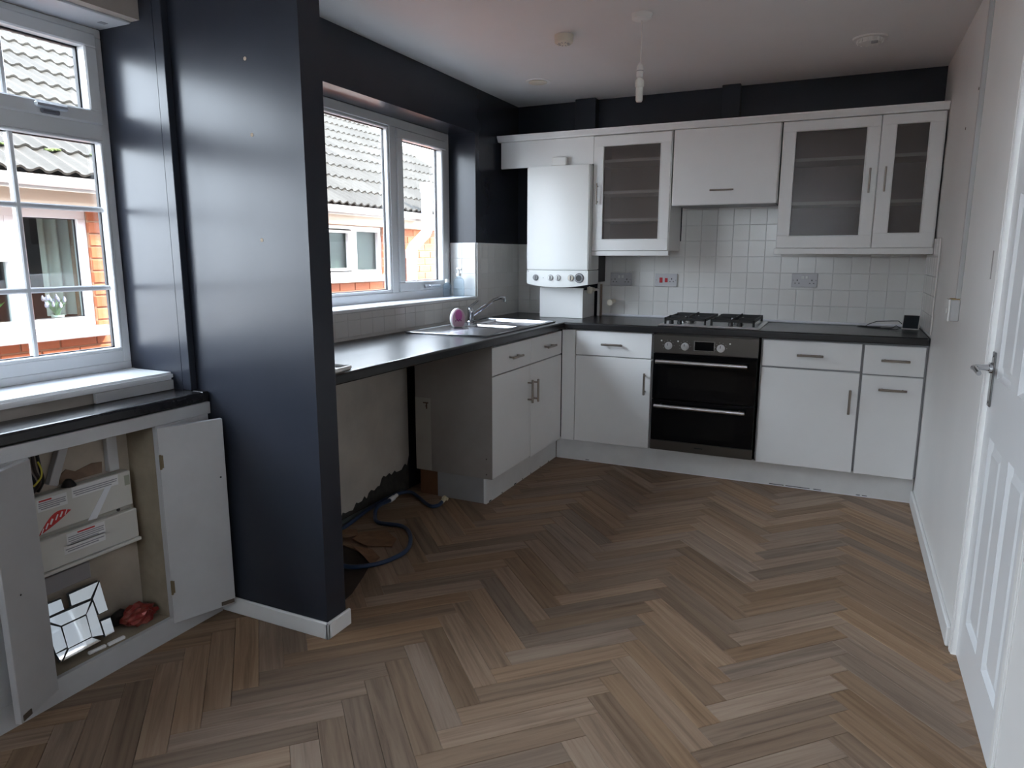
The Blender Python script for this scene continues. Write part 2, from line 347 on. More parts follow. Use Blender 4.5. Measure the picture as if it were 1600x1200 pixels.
# ------------------------------------------------------------------ floor
HOLE = [(.02, -2.28), (.24, -2.33), (.35, -2.36), (.43, -2.44), (.47, -2.55), (.515, -2.66), (.53, -2.76), (.50, -2.884), (.02, -2.884)][::-1]
floor = obj('floor', bx(-.28, RW + .14, YR - .2, .2, -.12, -.004), SUBFLOOR, label='wood effect herringbone floor of the kitchen', cat='floor', **STR)
PL, PW = .4703, .0783; U0, V0 = -.5487, -3.3338; q2 = math.sqrt(.5)
def clip(poly, nx, ny, dd):      # keep nx*x+ny*y<=dd
    out = []
    for i in range(len(poly)):
        a, c = poly[i], poly[(i + 1) % len(poly)]; fa = nx * a[0] + ny * a[1] - dd; fc = nx * c[0] + ny * c[1] - dd
        if fa <= 0: out.append(a)
        if (fa < 0 < fc) or (fc < 0 < fa):
            s_ = fa / (fa - fc); out.append((a[0] + s_ * (c[0] - a[0]), a[1] + s_ * (c[1] - a[1])))
    return out
def area(p): return abs(sum(p[i][0] * p[(i + 1) % len(p)][1] - p[(i + 1) % len(p)][0] * p[i][1] for i in range(len(p)))) / 2 if len(p) > 2 else 0
def plank_geo(bm, poly, M=None):
    cx = sum(p[0] for p in poly) / len(poly); cy = sum(p[1] for p in poly) / len(poly); n = len(poly)
    def ins(p):
        dx, dy = p[0] - cx, p[1] - cy; l = max(1e-6, math.hypot(dx, dy)); k = .0012 / l * 1.3; return (p[0] - dx * min(k, .4), p[1] - math.copysign(min(abs(dy), .0011), dy))
    rings = [[(*ins(p), 0.) for p in poly], [(*p, -.0012) for p in poly], [(*p, -.0038) for p in poly]]
    V = [[bm.verts.new(M @ Vector(v) if M else v) for v in r] for r in rings]
    bm.faces.new(V[0])
    for A, Bq in zip(V, V[1:]):
        for i in range(n): bm.faces.new((A[i], Bq[i], Bq[(i + 1) % n], A[(i + 1) % n]))
def plank_mesh(polys):
    bm = bmesh.new()
    for p in polys: plank_geo(bm, p)
    me = bpy.data.meshes.new('plank'); bm.to_mesh(me); bm.free(); me.materials.append(OAK); return me
full = plank_mesh([[(-PL / 2 + .0003, -PW / 2 + .0004), (PL / 2 - .0003, -PW / 2 + .0004), (PL / 2 - .0003, PW / 2 - .0004), (-PL / 2 + .0003, PW / 2 - .0004)]])
rest = bmesh.new(); nplank = 0
for m_ in range(-9, 10):
    for k in range(-75, 76):
        for ori in (0, 1):
            u0, v0 = (U0 + k * PW + m_ * PL, V0 + k * PW - m_ * PL) if ori == 0 else (U0 + k * PW + m_ * PL, V0 + k * PW + PW - m_ * PL)
            u1, v1 = (u0 + PL, v0 + PW) if ori == 0 else (u0 + PW, v0 + PL)
            toW = lambda u, v: ((u - v) * q2, (u + v) * q2)
            poly = [toW(u0, v0), toW(u1, v0), toW(u1, v1), toW(u0, v1)]
            if max(p[0] for p in poly) < .01 or min(p[0] for p in poly) > RW or max(p[1] for p in poly) < YR or min(p[1] for p in poly) > -.05: continue
            c = clip(clip(clip(clip(poly, 1, 0, RW + .05), -1, 0, -.01), 0, 1, -.01), 0, -1, -YR)
            if area(c) < 2e-4: continue
            cut = len(c) != 4 or abs(area(c) - PL * PW) > 1e-5
            pieces = [c]
            if any(True for p in [c] if min(v[0] for v in p) < .56 and max(v[1] for v in p) > -2.9 and min(v[1] for v in p) < -2.2):
                rem, out = c, []
                for i in range(len(HOLE)):
                    a, e_ = HOLE[i], HOLE[(i + 1) % len(HOLE)]
                    nx, ny = e_[1] - a[1], -(e_[0] - a[0])       # outward normal, set by sign below
                    cxh = sum(h[0] for h in HOLE) / len(HOLE); cyh = sum(h[1] for h in HOLE) / len(HOLE)
                    dd = nx * a[0] + ny * a[1]
                    if nx * cxh + ny * cyh > dd: nx, ny, dd = -nx, -ny, -dd
                    o_ = clip(rem, -nx, -ny, -dd); rem = clip(rem, nx, ny, dd)
                    if area(o_) > 1e-5: out.append(o_)
                    if area(rem) < 1e-6: break
                if area(rem) > 1e-6: pieces = out; cut = True
                if not pieces: continue
            ctr = toW((u0 + u1) / 2, (v0 + v1) / 2); ang = PI / 4 if ori == 0 else 3 * PI / 4
            ca, sa = math.cos(-ang), math.sin(-ang)
            big = max(pieces, key=area); gx = sum(p[0] for p in big) / len(big); gy = sum(p[1] for p in big) / len(big)
            vis = False
            for p in list(big) + [(gx, gy)]:
                uv = project((p[0], p[1], 0))
                if uv and -60 < uv[0] < 1660 and uv[1] < 1290: vis = True
            if gy > -.50 or (gx < .50 and gy > -1.50) or gx > RW or (gx < .13 and gy < -3.0) or (gx < .60 and -2.95 < gy < -2.9): vis = False
            if project((gx, gy, 0)) is None: vis = False
            if vis and nplank < 300:
                if not cut: me = full
                else: me = plank_mesh([[((p[0] - ctr[0]) * ca - (p[1] - ctr[1]) * sa, (p[0] - ctr[0]) * sa + (p[1] - ctr[1]) * ca) for p in pp] for pp in pieces])
                linked('plank', me, (ctr[0], ctr[1], 0), (0, 0, ang), floor); nplank += 1
            else:
                for pp in pieces: plank_geo(rest, pp)
print('planks', nplank)
me = bpy.data.meshes.new('plank_field'); rest.to_mesh(me); rest.free(); me.materials.append(OAK)
o = linked('plank_field', me, (0, 0, 0), (0, 0, 0), floor); o['kind'] = 'stuff'

# ------------------------------------------------------------------ wall tiles
TCACHE = {}
def tile_mesh(w, h):
    key = (round(w, 4), round(h, 4))
    if key in TCACHE: return TCACHE[key]
    g = .0006; e = .0022; T = .007; bm = bmesh.new(); a, c = w / 2 - g, h / 2 - g
    R0 = [bm.verts.new(v) for v in ((-a, -c, 0), (a, -c, 0), (a, c, 0), (-a, c, 0))]
    R1 = [bm.verts.new(v) for v in ((-a, -c, T - .0010), (a, -c, T - .0010), (a, c, T - .0010), (-a, c, T - .0010))]
    R2 = [bm.verts.new(v) for v in ((-a + e, -c + e, T), (a - e, -c + e, T), (a - e, c - e, T), (-a + e, c - e, T))]
    for A, Bq in ((R0, R1), (R1, R2)):
        for i in range(4): bm.faces.new((A[i], A[(i + 1) % 4], Bq[(i + 1) % 4], Bq[i]))
    bm.faces.new(R2); me = bpy.data.meshes.new('tile'); bm.to_mesh(me); bm.free(); me.materials.append(TILEM); TCACHE[key] = me; return me
def tiles(parent, org, ua, va, na, u0, u1, v0, v1, uj, vj, skip=None):
    org, ua, va, na = Vector(org), Vector(ua), Vector(va), Vector(na); ST = .1
    def cuts(a, c, j):
        r = [a]; k = math.ceil((a - j) / ST + 1e-6)
        while j + k * ST < c - .008:
            if j + k * ST > a + .008: r.append(j + k * ST)
            k += 1
        return r + [c]
    R3 = Matrix((ua, va, na)).transposed()
    for a, c in zip(cuts(u0, u1, uj), cuts(u0, u1, uj)[1:]):
        for e, f in zip(cuts(v0, v1, vj), cuts(v0, v1, vj)[1:]):
            if skip and skip((a + c) / 2, (e + f) / 2): continue
            p = org + ua * (a + c) / 2 + va * (e + f) / 2
            jit = Matrix.Rotation(random.uniform(-.006, .006), 3, 'X') @ Matrix.Rotation(random.uniform(-.006, .006), 3, 'Y')
            linked('tile', tile_mesh(c - a, f - e), p, (R3 @ jit).to_euler(), parent)
tiles(wall_back, (0, -.002, 0), (1, 0, 0), (0, 0, 1), (0, -1, 0), .62, RW - .003, .925, 1.42, .72, .92, lambda u, v: u < .70 and v > 1.12)
tiles(wall_back, (0, -.002, 0), (1, 0, 0), (0, 0, 1), (0, -1, 0), 1.19, 1.80, 1.42, 1.66, .72, .92)
tiles(wall_back, (0, -.002, 0), (1, 0, 0), (0, 0, 1), (0, -1, 0), .009, .31, .925, 1.407, .0, .907)
obj('grout_backing', B().box(.62, RW, -.0025, 0, .91, 1.42).box(1.19, 1.80, -.0025, 0, 1.42, 1.66).box(0, .31, -.0025, 0, .91, 1.407), GROUT, wall_back)
obj('sealant_bead', bx(.62, RW - .008, -.016, -.004, .910, .926, .004), mat('white_sealant', (.78, .78, .82), .4), wall_back)
tiles(wall_left, (.002, 0, 0), (0, 1, 0), (0, 0, 1), (1, 0, 0), -.652, -.009, .925, 1.407, -.6, .907)
tiles(wall_left, (.002, 0, 0), (0, 1, 0), (0, 0, 1), (1, 0, 0), -2.30, -.652, .925, 1.043, -.6, .907)
tiles(wall_left, (0, -.656, 0), (1, 0, 0), (0, 0, 1), (0, -1, 0), -.188, 0., 1.064, 1.407, -.1, .907)
obj('grout_backing', B().box(0, .0025, -.652, 0, .91, 1.407).box(0, .0025, -2.884, -.652, .91, 1.043).box(-.188, 0, -.6562, -.6535, 1.062, 1.407), GROUT, wall_left)
tiles(wall_right, (RW - .002, 0, 0), (0, -1, 0), (0, 0, 1), (-1, 0, 0), .009, .60, .925, 1.415, .0, .92)

# ------------------------------------------------------------------ windows
def frame_x(b, x0, x1, y0, y1, z0, z1, w, bev=.003):     # rectangular frame in a plane of constant x
    b.box(x0, x1, y0, y1, z1 - w, z1, bev).box(x0, x1, y0, y1, z0, z0 + w, bev).box(x0, x1, y0, y0 + w, z0 + w - .002, z1 - w + .002, bev).box(x0, x1, y1 - w, y1, z0 + w - .002, z1 - w + .002, bev); return b
XI = -.195
win2 = thing('window_2', (XI, -1.5, WZ0), 'white plastic window over the sink with one opening sash', 'window', **STR)
b = frame_x(B(), XI - .06, XI, WY0, WY1, WZ0, WZ1, .05); b.box(XI - .06, XI, -1.315, -1.252, WZ0 + .048, WZ1 - .048, .003)
obj('frame', b, UPVC, win2)
obj('bead', frame_x(B(), XI - .045, XI - .006, WY0 + .048, -1.312, WZ0 + .048, WZ1 - .048, .018, .004), UPVC, win2)
obj('gasket', frame_x(B(), XI - .043, XI - .030, WY0 + .060, -1.323, WZ0 + .060, WZ1 - .060, .010, 0), GASKET, win2)
obj('pane', bx(XI - .038, XI - .033, WY0 + .06, -1.33, WZ0 + .06, WZ1 - .06), GLASS, win2)
s = obj('sash', frame_x(B(), XI - .055, XI + .012, -1.254, -.704, WZ0 + .05, WZ1 - .05, .058, .006), UPVC, win2)
obj('gasket', frame_x(B(), XI - .043, XI - .030, -1.20, -.758, WZ0 + .104, WZ1 - .104, .008, 0), GASKET, s)
obj('pane', bx(XI - .038, XI - .033, -1.198, -.76, WZ0 + .106, WZ1 - .106), GLASS, s)
hb = B().box(XI + .012, XI + .03, -1.0, -.95, WZ0 + .065, WZ0 + .085, .004).box(XI + .024, XI + .040, -.965, -.84, WZ0 + .068, WZ0 + .082, .004)
obj('handle', hb, mat('window_handle_silver', (.6, .62, .66), .3, .6), s)
obj('window_sill', bx(XI, .006, WY0, WY1 - .003, WZ0 - .016, WZ0 + .002, .003), GLOSSW, win2)

NX = -.20; NY1 = -3.0135; NY0 = -4.86; NZ0, NZ1 = .905, 2.083
win1 = thing('window_1', (NX, -3.9, NZ0), 'white plastic cottage window with glazing bars above the open cupboard', 'window', **STR)
mods = []; mw = (NY1 - NY0) / 2
b = frame_x(B(), NX - .06, NX, NY0, NY1, NZ0, NZ1, .030)
for i in range(2):
    y1 = NY1 - i * mw; y0 = y1 - mw; mods.append((y0, y1))
    if i: b.box(NX - .06, NX, y1 - .025, y1 + .025, NZ0 + .028, NZ1 - .028, .003)
b.box(NX - .06, NX, NY0 + .028, NY1 - .028, 1.714, 1.770, .003)
b.box(NX - .06, NX - .002, NY0 + .028, NY1 - .028, NZ0 + .028, NZ0 + .072, .003)
obj('frame', b, UPVC, win1)
for i, (y0, y1) in enumerate(mods):
    a, c = y0 + (.030 if i == 1 else .025), y1 - (.030 if i == 0 else .025)
    obj('bead', frame_x(B(), NX - .045, NX + .003, a, c, NZ0 + .071, 1.716, .011, .003), UPVC, win1)
    obj('gasket', frame_x(B(), NX - .043, NX - .030, a + .006, c - .006, NZ0 + .076, 1.711, .009, 0), GASKET, win1)
    p = obj('pane', bx(NX - .038, NX - .033, a + .006, c - .006, NZ0 + .076, 1.711), GLASS, win1)
    bars = [c - .011 - .283 * k for k in (1, 2)]
    for zb in (1.205, 1.48): obj('glazing_bar', bx(NX - .047, NX - .022, a + .008, c - .008, zb - .009, zb + .009, .004), UPVC, win1)
    for yb in bars: obj('glazing_bar', bx(NX - .0472, NX - .0218, yb - .009, yb + .009, NZ0 + .082, 1.706, .004), UPVC, win1)
    s = obj('fanlight_sash', frame_x(B(), NX - .055, NX + .012, a - .004, c + .004, 1.766, NZ1 - .020, .046, .005), UPVC, win1)
    obj('gasket', frame_x(B(), NX - .043, NX - .028, a + .040, c - .040, 1.810, NZ1 - .064, .008, 0), GASKET, s)
    obj('pane', bx(NX - .038, NX - .033, a + .04, c - .04, 1.808, NZ1 - .062), GLASS, s)
    for yb in bars: obj('glazing_bar', bx(NX - .047, NX - .022, yb - .009, yb + .009, 1.81, NZ1 - .066, .004), UPVC, s)
    yh = y1 - .215
    hd_ = obj('handle', B().box(NX + .012, NX + .026, yh - .03, yh + .03, 1.770, 1.786, .004), mat('window_handle_dark', (.10, .10, .12), .4), s)
    obj('grip', B().box(NX + .024, NX + .040, yh - .055, yh + .050, 1.784, 1.802, .005), mat('window_handle_silver'), hd_)
obj('window_sill', bx(NX - .01, .024, NY0, NY1, NZ0 - .026, NZ0 + .001, .008, seg=2), GLOSSW, win1)

# ================================================================== CABINETS
def bar_handle(parent, c, along, nrm, ln=.135, r=.0068):
    c, a, n = Vector(c), Vector(along), Vector(nrm); b = B()
    b.cyl(c + n * .030 - a * ln / 2, c + n * .030 + a * ln / 2, r, 12, bev=.0015)
    for s_ in (-1, 1): b.cyl(c + a * s_ * ln * .36 - n * .0005, c + a * s_ * ln * .36 + n * .030, r * .72, 10)
    return obj('handle', b, NICKEL, parent, smooth=True)
X, Y, Z = (1, 0, 0), (0, 1, 0), (0, 0, 1); NB = (0, -1, 0); NL = (1, 0, 0)
FY = -.58        # front plane of the back run
def front(name, t, x0, x1, z0, z1, y=FY, m=CAB): return obj(name, bx(x0 + .0015, x1 - .0015, y, y + .018, z0 + .0015, z1 - .0015, .0018), m, t)
ZT = .862; ZD = .706
# corner base unit
t = thing('base_cabinet', (.92, -.29, .15), 'white corner base cabinet between the sink run and the oven', 'cabinet', 'white base cabinets')
obj('body', B().box(.60, 1.170, FY + .0185, -.03, .15, .868), CABEDGE, t)
obj('corner_post', bx(.582, .671, FY + .002, FY + .018, .142, ZT, .001), CAB, t)
f = front('drawer', t, .674, 1.164, ZD, ZT); bar_handle(f, (.919, FY, .782), X, NB)
f = front('door', t, .674, 1.164, .142, ZD - .003); bar_handle(f, (1.130, FY, .553), Z, NB)
# cabinet right of oven
t = thing('base_cabinet', (2.05, -.29, .15), 'white base cabinet with drawer directly right of the oven', 'cabinet', 'white base cabinets')
obj('body', B().box(1.790, 2.309, FY + .0185, -.03, .15, .868), CABEDGE, t)
f = front('drawer', t, 1.798, 2.304, ZD + .004, ZT); bar_handle(f, (2.05, FY, .784), X, NB)
f = front('door', t, 1.798, 2.304, .142, ZD - .004); bar_handle(f, (2.264, FY, .543), Z, NB)
t = thing('base_cabinet', (2.46, -.29, .15), 'narrow white base cabinet with two horizontal handles against the wall', 'cabinet', 'white base cabinets')
obj('body', B().box(2.310, RW - .002, FY + .0185, -.03, .15, .868), CABEDGE, t)
f = front('drawer', t, 2.314, RW - .012, ZD - .006, ZT - .002); bar_handle(f, (2.465, FY, .781), X, NB)
f = front('door', t, 2.314, RW - .012, .142, ZD - .010); bar_handle(f, (2.464, FY, .624), X, NB)
# sink unit on the left run
FX = .58; SY0, SY1 = -1.57, -.60
t = thing('sink_cabinet', (.34, -1.08, .15), 'white double door sink cabinet with bare taupe end panel', 'cabinet', 'white base cabinets')
obj('body', B().box(.10, .116, SY0 + .019, -.60, .15, .868).box(.116, FX - .0185, SY0 + .019, -.60, .15, .168).box(.116, FX - .0185, -.616, -.60, .168, .868).box(FX - .0345, FX - .0185, SY0 + .019, -.616, .84, .868), CABEDGE, t)
obj('end_panel', bx(.105, FX - .001, SY0, SY0 + .018, .15, .868, .001), SIDEPANEL, t)
obj('end_panel_patch', bx(.1052, .205, SY0 - .0008, SY0, .152, .56), SIDEPANEL2, t)
obj('t_shaped_stain', B().box(.158, .190, SY0 - .004, SY0 - .0009, .530, .536).box(.176, .182, SY0 - .004, SY0 - .0009, .500, .530), mat('rust_brown', (.09, .05, .03), .8), t)  # T-shaped stain on the end panel, built as two thin bars
for (xx, zz) in ((.545, .26), (.545, .175), (.175, .515)): obj('screw', B().cyl((xx, SY0 - .002, zz), (xx, SY0, zz), .004, 8), mat('screw_dark', (.08, .06, .05), .6), t)
def frontl(name, y0, y1, z0, z1): return obj(name, bx(FX - .018, FX, y0 + .0015, y1 - .0015, z0 + .0015, z1 - .0015, .0018), CAB, t)
f = frontl('drawer', SY0, -1.076, ZD, ZT - .006); bar_handle(f, (FX, -1.31, .781), Y, NL)
f = frontl('drawer', -1.074, -.584, ZD, ZT - .006); bar_handle(f, (FX, -.815, .781), Y, NL)
f = frontl('door', SY0, -1.076, .150, ZD - .003); bar_handle(f, (FX, -1.112, .552), Z, NL)
f = frontl('door', -1.074, -.584, .142, ZD - .003); bar_handle(f, (FX, -1.030, .545), Z, NL)
# plinths
PLM = mat('plinth_white', (.76, .76, .75), .35, var=(8, .08))
kbk = obj('kickboard', bx(.535, RW - .003, -.535, -.518, 0, .139, .001), PLM, label='long white kickboard under the oven run', cat='kickboard')
kb = obj('kickboard', bx(.515, .532, -1.548, -.537, 0, .139, .001), PLM, label='white kickboard under the sink cabinet with chipped foot', cat='kickboard')
for x0, x1 in ((.74, .765), (1.88, 1.96), (1.97, 2.10), (2.12, 2.16), (2.34, 2.36), (2.37, 2.395)): obj('chip', bx(x0, x1, -.5356, -.5348, .006, .010), GASKET, kbk)
obj('sealant_line', bx(.54, RW - .004, -.537, -.5352, 0, .005), mat('white_sealant2', (.82, .82, .84), .4), kbk)
kt = thing('plinth_end', (.3, -1.53, 0), 'grey and brown boards closing the plinth below the taupe end panel', 'plinth')
obj('grey_board', bx(.225, .514, -1.545, -1.530, 0, .148, .001), mat('grey_board', (.28, .27, .27), .6, var=(9, .1)), kt)
obj('brown_board', bx(.108, .224, -1.538, -1.522, 0, .148, .001), mat('brown_hardboard', (.17, .075, .035), .6, var=(9, .2)), kt)
for i in range(7):      # flaked black specks along the foot of the kickboards
    yy = -1.50 + i * .14 + random.uniform(-.03, .03); obj('chip', bx(.5318, .5324, yy, yy + random.uniform(.006, .03), .002, .009), GASKET, kb)

# ------------------------------------------------------------------ worktops
WT0, WT1 = .8705, .910
b = B()
def wt_profile(front_pos, back_pos, sgn):
    # rounded nose section (pos, z)
    r = .010; p = [(back_pos, WT0), (front_pos - sgn * .002, WT0), (front_pos, WT0 + .004)]
    for k in range(5):
        a = PI / 2 * k / 4; p.append((front_pos - sgn * r * (1 - math.cos(a)), WT1 - r + r * math.sin(a)))
    p.append((back_pos, WT1)); return p
wl = obj('worktop', B().prism(wt_profile(.602, .008, 1), 1, -2.884, -1.175).prism(wt_profile(.602, .530, 1), 1, -1.175, -.665).box(.008, .140, -1.175, -.665, WT0, WT1).prism(wt_profile(.602, .008, 1), 1, -.665, -.006), TOPM, label='charcoal worktop carrying the sink under the window', cat='worktop')
wb = obj('worktop', B().prism([(-p, z) for p, z in [(q, z) for q, z in wt_profile(.602, .010, 1)]], 0, .6025, RW - .010), TOPM, label='charcoal worktop carrying the gas hob along the tiled wall', cat='worktop')
obj('end_trim', bx(RW - .0098, RW - .003, -.60, -.012, WT0 - .002, WT1 - .001, .002), GASKET, wb)

# ------------------------------------------------------------------ wall units
UY = -.34; UB = -.322     # door front / carcass front
def glazed_door(t, x0, x1, z0, z1, gx0, gx1, gz0, gz1, hx, hz):
    b = B(); y0, y1 = UY, UY + .019
    b.box(x0, x1, y0, y1, gz1, z1, .002).box(x0, x1, y0, y1, z0, gz0, .002).box(x0, gx0, y0, y1, gz0 - .001, gz1 + .001, .002).box(gx1, x1, y0, y1, gz0 - .001, gz1 + .001, .002)
    d = obj('door', b, CAB, t)
    pts = [(gx0, gz0), (gx1, gz0), (gx1, gz1), (gx0, gz1)]; lip = B(); w = .007
    lip.box(gx0 - w, gx1 + w, y0 - .003, y0 + .004, gz1, gz1 + w, .002).box(gx0 - w, gx1 + w, y0 - .003, y0 + .004, gz0 - w, gz0, .002).box(gx0 - w, gx0, y0 - .003, y0 + .004, gz0, gz1, .002).box(gx1, gx1 + w, y0 - .003, y0 + .004, gz0, gz1, .002)
    obj('moulding', lip, CAB, d)
    obj('glass', bx(gx0, gx1, y0 + .008, y0 + .012, gz0, gz1), FROST, d)
    bar_handle(d, (hx, UY, hz), Z, NB, .132, .005); return d
def carcass(t, x0, x1, z0, z1, shelves, inside=CARCASS):
    b = B(); w = .016
    b.box(x0, x0 + w, UB, -.004, z0, z1).box(x1 - w, x1, UB, -.004, z0, z1).box(x0 + w, x1 - w, UB, -.004, z1 - w, z1).box(x0 + w, x1 - w, UB, -.004, z0, z0 + w)
    obj('body', b, CAB, t)
    obj('back_panel', bx(x0 + w, x1 - w, -.016, -.010, z0 + w, z1 - w), inside, t)
    obj('lining', B().box(x0 + w, x0 + w + .001, UB + .01, -.016, z0 + w, z1 - w).box(x1 - w - .001, x1 - w, UB + .01, -.016, z0 + w, z1 - w).box(x0 + w, x1 - w, UB + .01, -.016, z1 - w - .001, z1 - w), inside, t)
    for z in shelves: obj('shelf', bx(x0 + w + .0015, x1 - w - .0015, UB + .012, -.02, z - .009, z + .009), CAB, t)
t = thing('wall_cabinet', (.93, -.16, 1.36), 'white glazed wall cabinet with three shelves beside the boiler', 'cabinet', 'white wall cabinets')
carcass(t, .684, 1.182, 1.357, 2.070, (1.915, 1.722, 1.550), mat('cabinet_inside_pale', (.55, .49, .45), .6))
glazed_door(t, .686, 1.178, 1.358, 2.066, .752, 1.112, 1.430, 2.002, .718, 1.712)
t = thing('wall_cabinet', (1.49, -.16, 1.62), 'short plain white cabinet above the hob', 'cabinet', 'white wall cabinets')
b = B(); b.box(1.190, 1.206, UB, -.004, 1.64, 2.07).box(1.784, 1.80, UB, -.004, 1.64, 2.07).box(1.206, 1.784, UB, -.004, 1.64, 1.656).box(1.206, 1.784, UB, -.004, 2.05, 2.07)
obj('body', b, CAB, t); obj('extractor_base', bx(1.21, 1.78, -.30, -.02, 1.628, 1.6395, .002), GREYPL, t)
f = obj('door', bx(1.193, 1.797, UY, UY + .018, 1.626, 2.070, .004), CAB, t); bar_handle(f, (1.49, UY, 1.709), X, NB, .137, .005)
t = thing('wall_cabinet', (2.06, -.16, 1.37), 'wide white glazed wall cabinet with two shelves', 'cabinet', 'white wall cabinets')
carcass(t, 1.808, 2.306, 1.370, 2.070, (1.86, 1.62)); glazed_door(t, 1.811, 2.303, 1.370, 2.068, 1.880, 2.236, 1.440, 2.012, 2.268, 1.729)
t = thing('wall_cabinet', (2.46, -.16, 1.37), 'narrow white glazed wall cabinet next to the white wall', 'cabinet', 'white wall cabinets')
carcass(t, 2.307, 2.606, 1.370, 2.070, (1.86, 1.62)); glazed_door(t, 2.307, 2.600, 1.370, 2.068, 2.380, 2.531, 1.450, 2.016, 2.343, 1.733)
obj('pelmet', bx(.682, 1.184, -.335, -.317, 1.325, 1.3555, .002), CAB, label='white light pelmet under the cabinet beside the boiler', cat='pelmet')
obj('pelmet', bx(1.800, 2.607, -.335, -.317, 1.335, 1.3685, .002), CAB, label='white light pelmet under the pair of right wall cabinets', cat='pelmet')
obj('fascia_panel', bx(.028, .683, -.338, -.322, 1.900, 2.070, .002), CAB, label='white fascia panel above the boiler', cat='panel')
cprof = [(-.315, 2.072), (-.350, 2.072), (-.352, 2.080), (-.362, 2.094), (-.366, 2.102), (-.366, 2.110), (-.315, 2.110)]
obj('cornice', B().prism(cprof, 0, .010, RW - .004), CAB, label='long white cornice running over all wall cabinets', cat='cornice')

# ------------------------------------------------------------------ boiler
t = thing('boiler', (.465, -.2, 1.12), 'white wall hung boiler with round knobs and gauge', 'boiler')
obj('casing', bx(.247, .682, -.395, -.18, 1.232, 1.895, .006, seg=2), BOILER, t)
obj('back_spacer', bx(.255, .674, -.179, -.012, 1.150, 1.885), BLACKPL, t)
# control panel with a belly along its lower front edge
xs = [.248 + .433 * i / 16 for i in range(17)]
b = B(); lo_ = lambda x: 1.140 - .022 * (1 - ((x - .4645) / .217) ** 2)
b.prism([(xs[0], 1.2295), (xs[-1], 1.2295)] + [(x, lo_(x)) for x in xs[::-1]], 1, -.393, -.182)
cp = obj('control_panel', b, BOILER, t)
for x, r, m_ in ((.313, .017, GREYPL), (.420, .016, GREYPL), (.474, .016, GREYPL), (.564, .018, CREAMPL), (.622, .028, GREYPL)):
    k = obj('knob' if r < .02 else 'gauge', B().cyl((x, -.392, 1.181), (x, -.405, 1.181), r, 24, bev=.002), WHITEPL if r < .017 else m_, cp, smooth=True)
    obj('ring', B().cyl((x, -.3915, 1.181), (x, -.3955, 1.181), r + .004, 24), GREYPL if r < .02 else CHROME, cp, smooth=True)
    if r > .02: obj('dial_face', B().cyl((x, -.4045, 1.181), (x, -.4065, 1.181), .020, 24).box(x - .0015, x + .0015, -.408, -.406, 1.175, 1.197), BLACKPL, k)
    else: obj('grip', bx(x - .003, x + .003, -.411, -.4045, 1.181 - r * .8, 1.181 + r * .8, .001), GREYPL, k)
for x in (.260, .668): obj('screw', B().cyl((x, -.3935, 1.221), (x, -.3925, 1.221), .003, 8), GREYPL, cp)
obj('status_light', bx(.365, .369, -.394, -.3925, 1.176, 1.184), GREYPL, cp)
obj('flue_box', bx(.414, .515, -.388, -.345, 1.8955, 1.950, .004), WHITEPL, t, label='small white box on top of boiler')
t = thing('pipe_cover', (.46, -.15, .911), 'white boxed pipe cover standing on the worktop below the boiler', 'boxing')
obj('front_board', bx(.305, .600, -.300, -.282, .911, 1.112, .001), CAB, t)
obj('side_board', bx(.598, .616, -.2815, -.06, .911, 1.095, .001), CAB, t)
obj('edge_strip', bx(.6005, .617, -.303, -.2825, .911, 1.112, .001), WHITEPL, t)
obj('side_board', bx(.305, .321, -.2815, -.012, .911, 1.095, .001), CAB, t)
t = thing('gas_pipe', (.63, -.05, .911), 'painted gas pipe with valve beside the white pipe cover', 'pipe')
obj('pipe', B().tube([(.636, -.03, .911), (.636, -.03, 1.075), (.638, -.045, 1.095), (.638, -.16, 1.097), (.638, -.22, 1.105), (.638, -.235, 1.116)], .0085, 10), WHITEPL, t, smooth=True)
obj('pipe', B().tube([(.652, -.02, .911), (.652, -.02, 1.13)], .008, 10), mat('brown_pipe', (.28, .20, .15), .5), t, smooth=True)
obj('valve', B().cyl((.636, -.14, 1.097), (.636, -.18, 1.097), .015, 12).cyl((.636, -.16, 1.097), (.655, -.16, 1.097), .008, 10), CREAMPL, t, smooth=True)
obj('elbow', B().cyl((.638, -.225, 1.075), (.638, -.225, 1.118), .018, 12), CREAMPL, t, smooth=True)
t = thing('capped_pipe', (.76, -.06, 1.00), 'short cream capped pipe end poking from the tiles', 'pipe')
obj('stub', B().cyl((.742, -.004, 1.015), (.748, -.105, 1.012), .016, 16), CREAMPL, t, smooth=True); obj('cap', B().cyl((.748, -.095, 1.012), (.749, -.128, 1.011), .022, 8, bev=.003), CREAMPL, t)

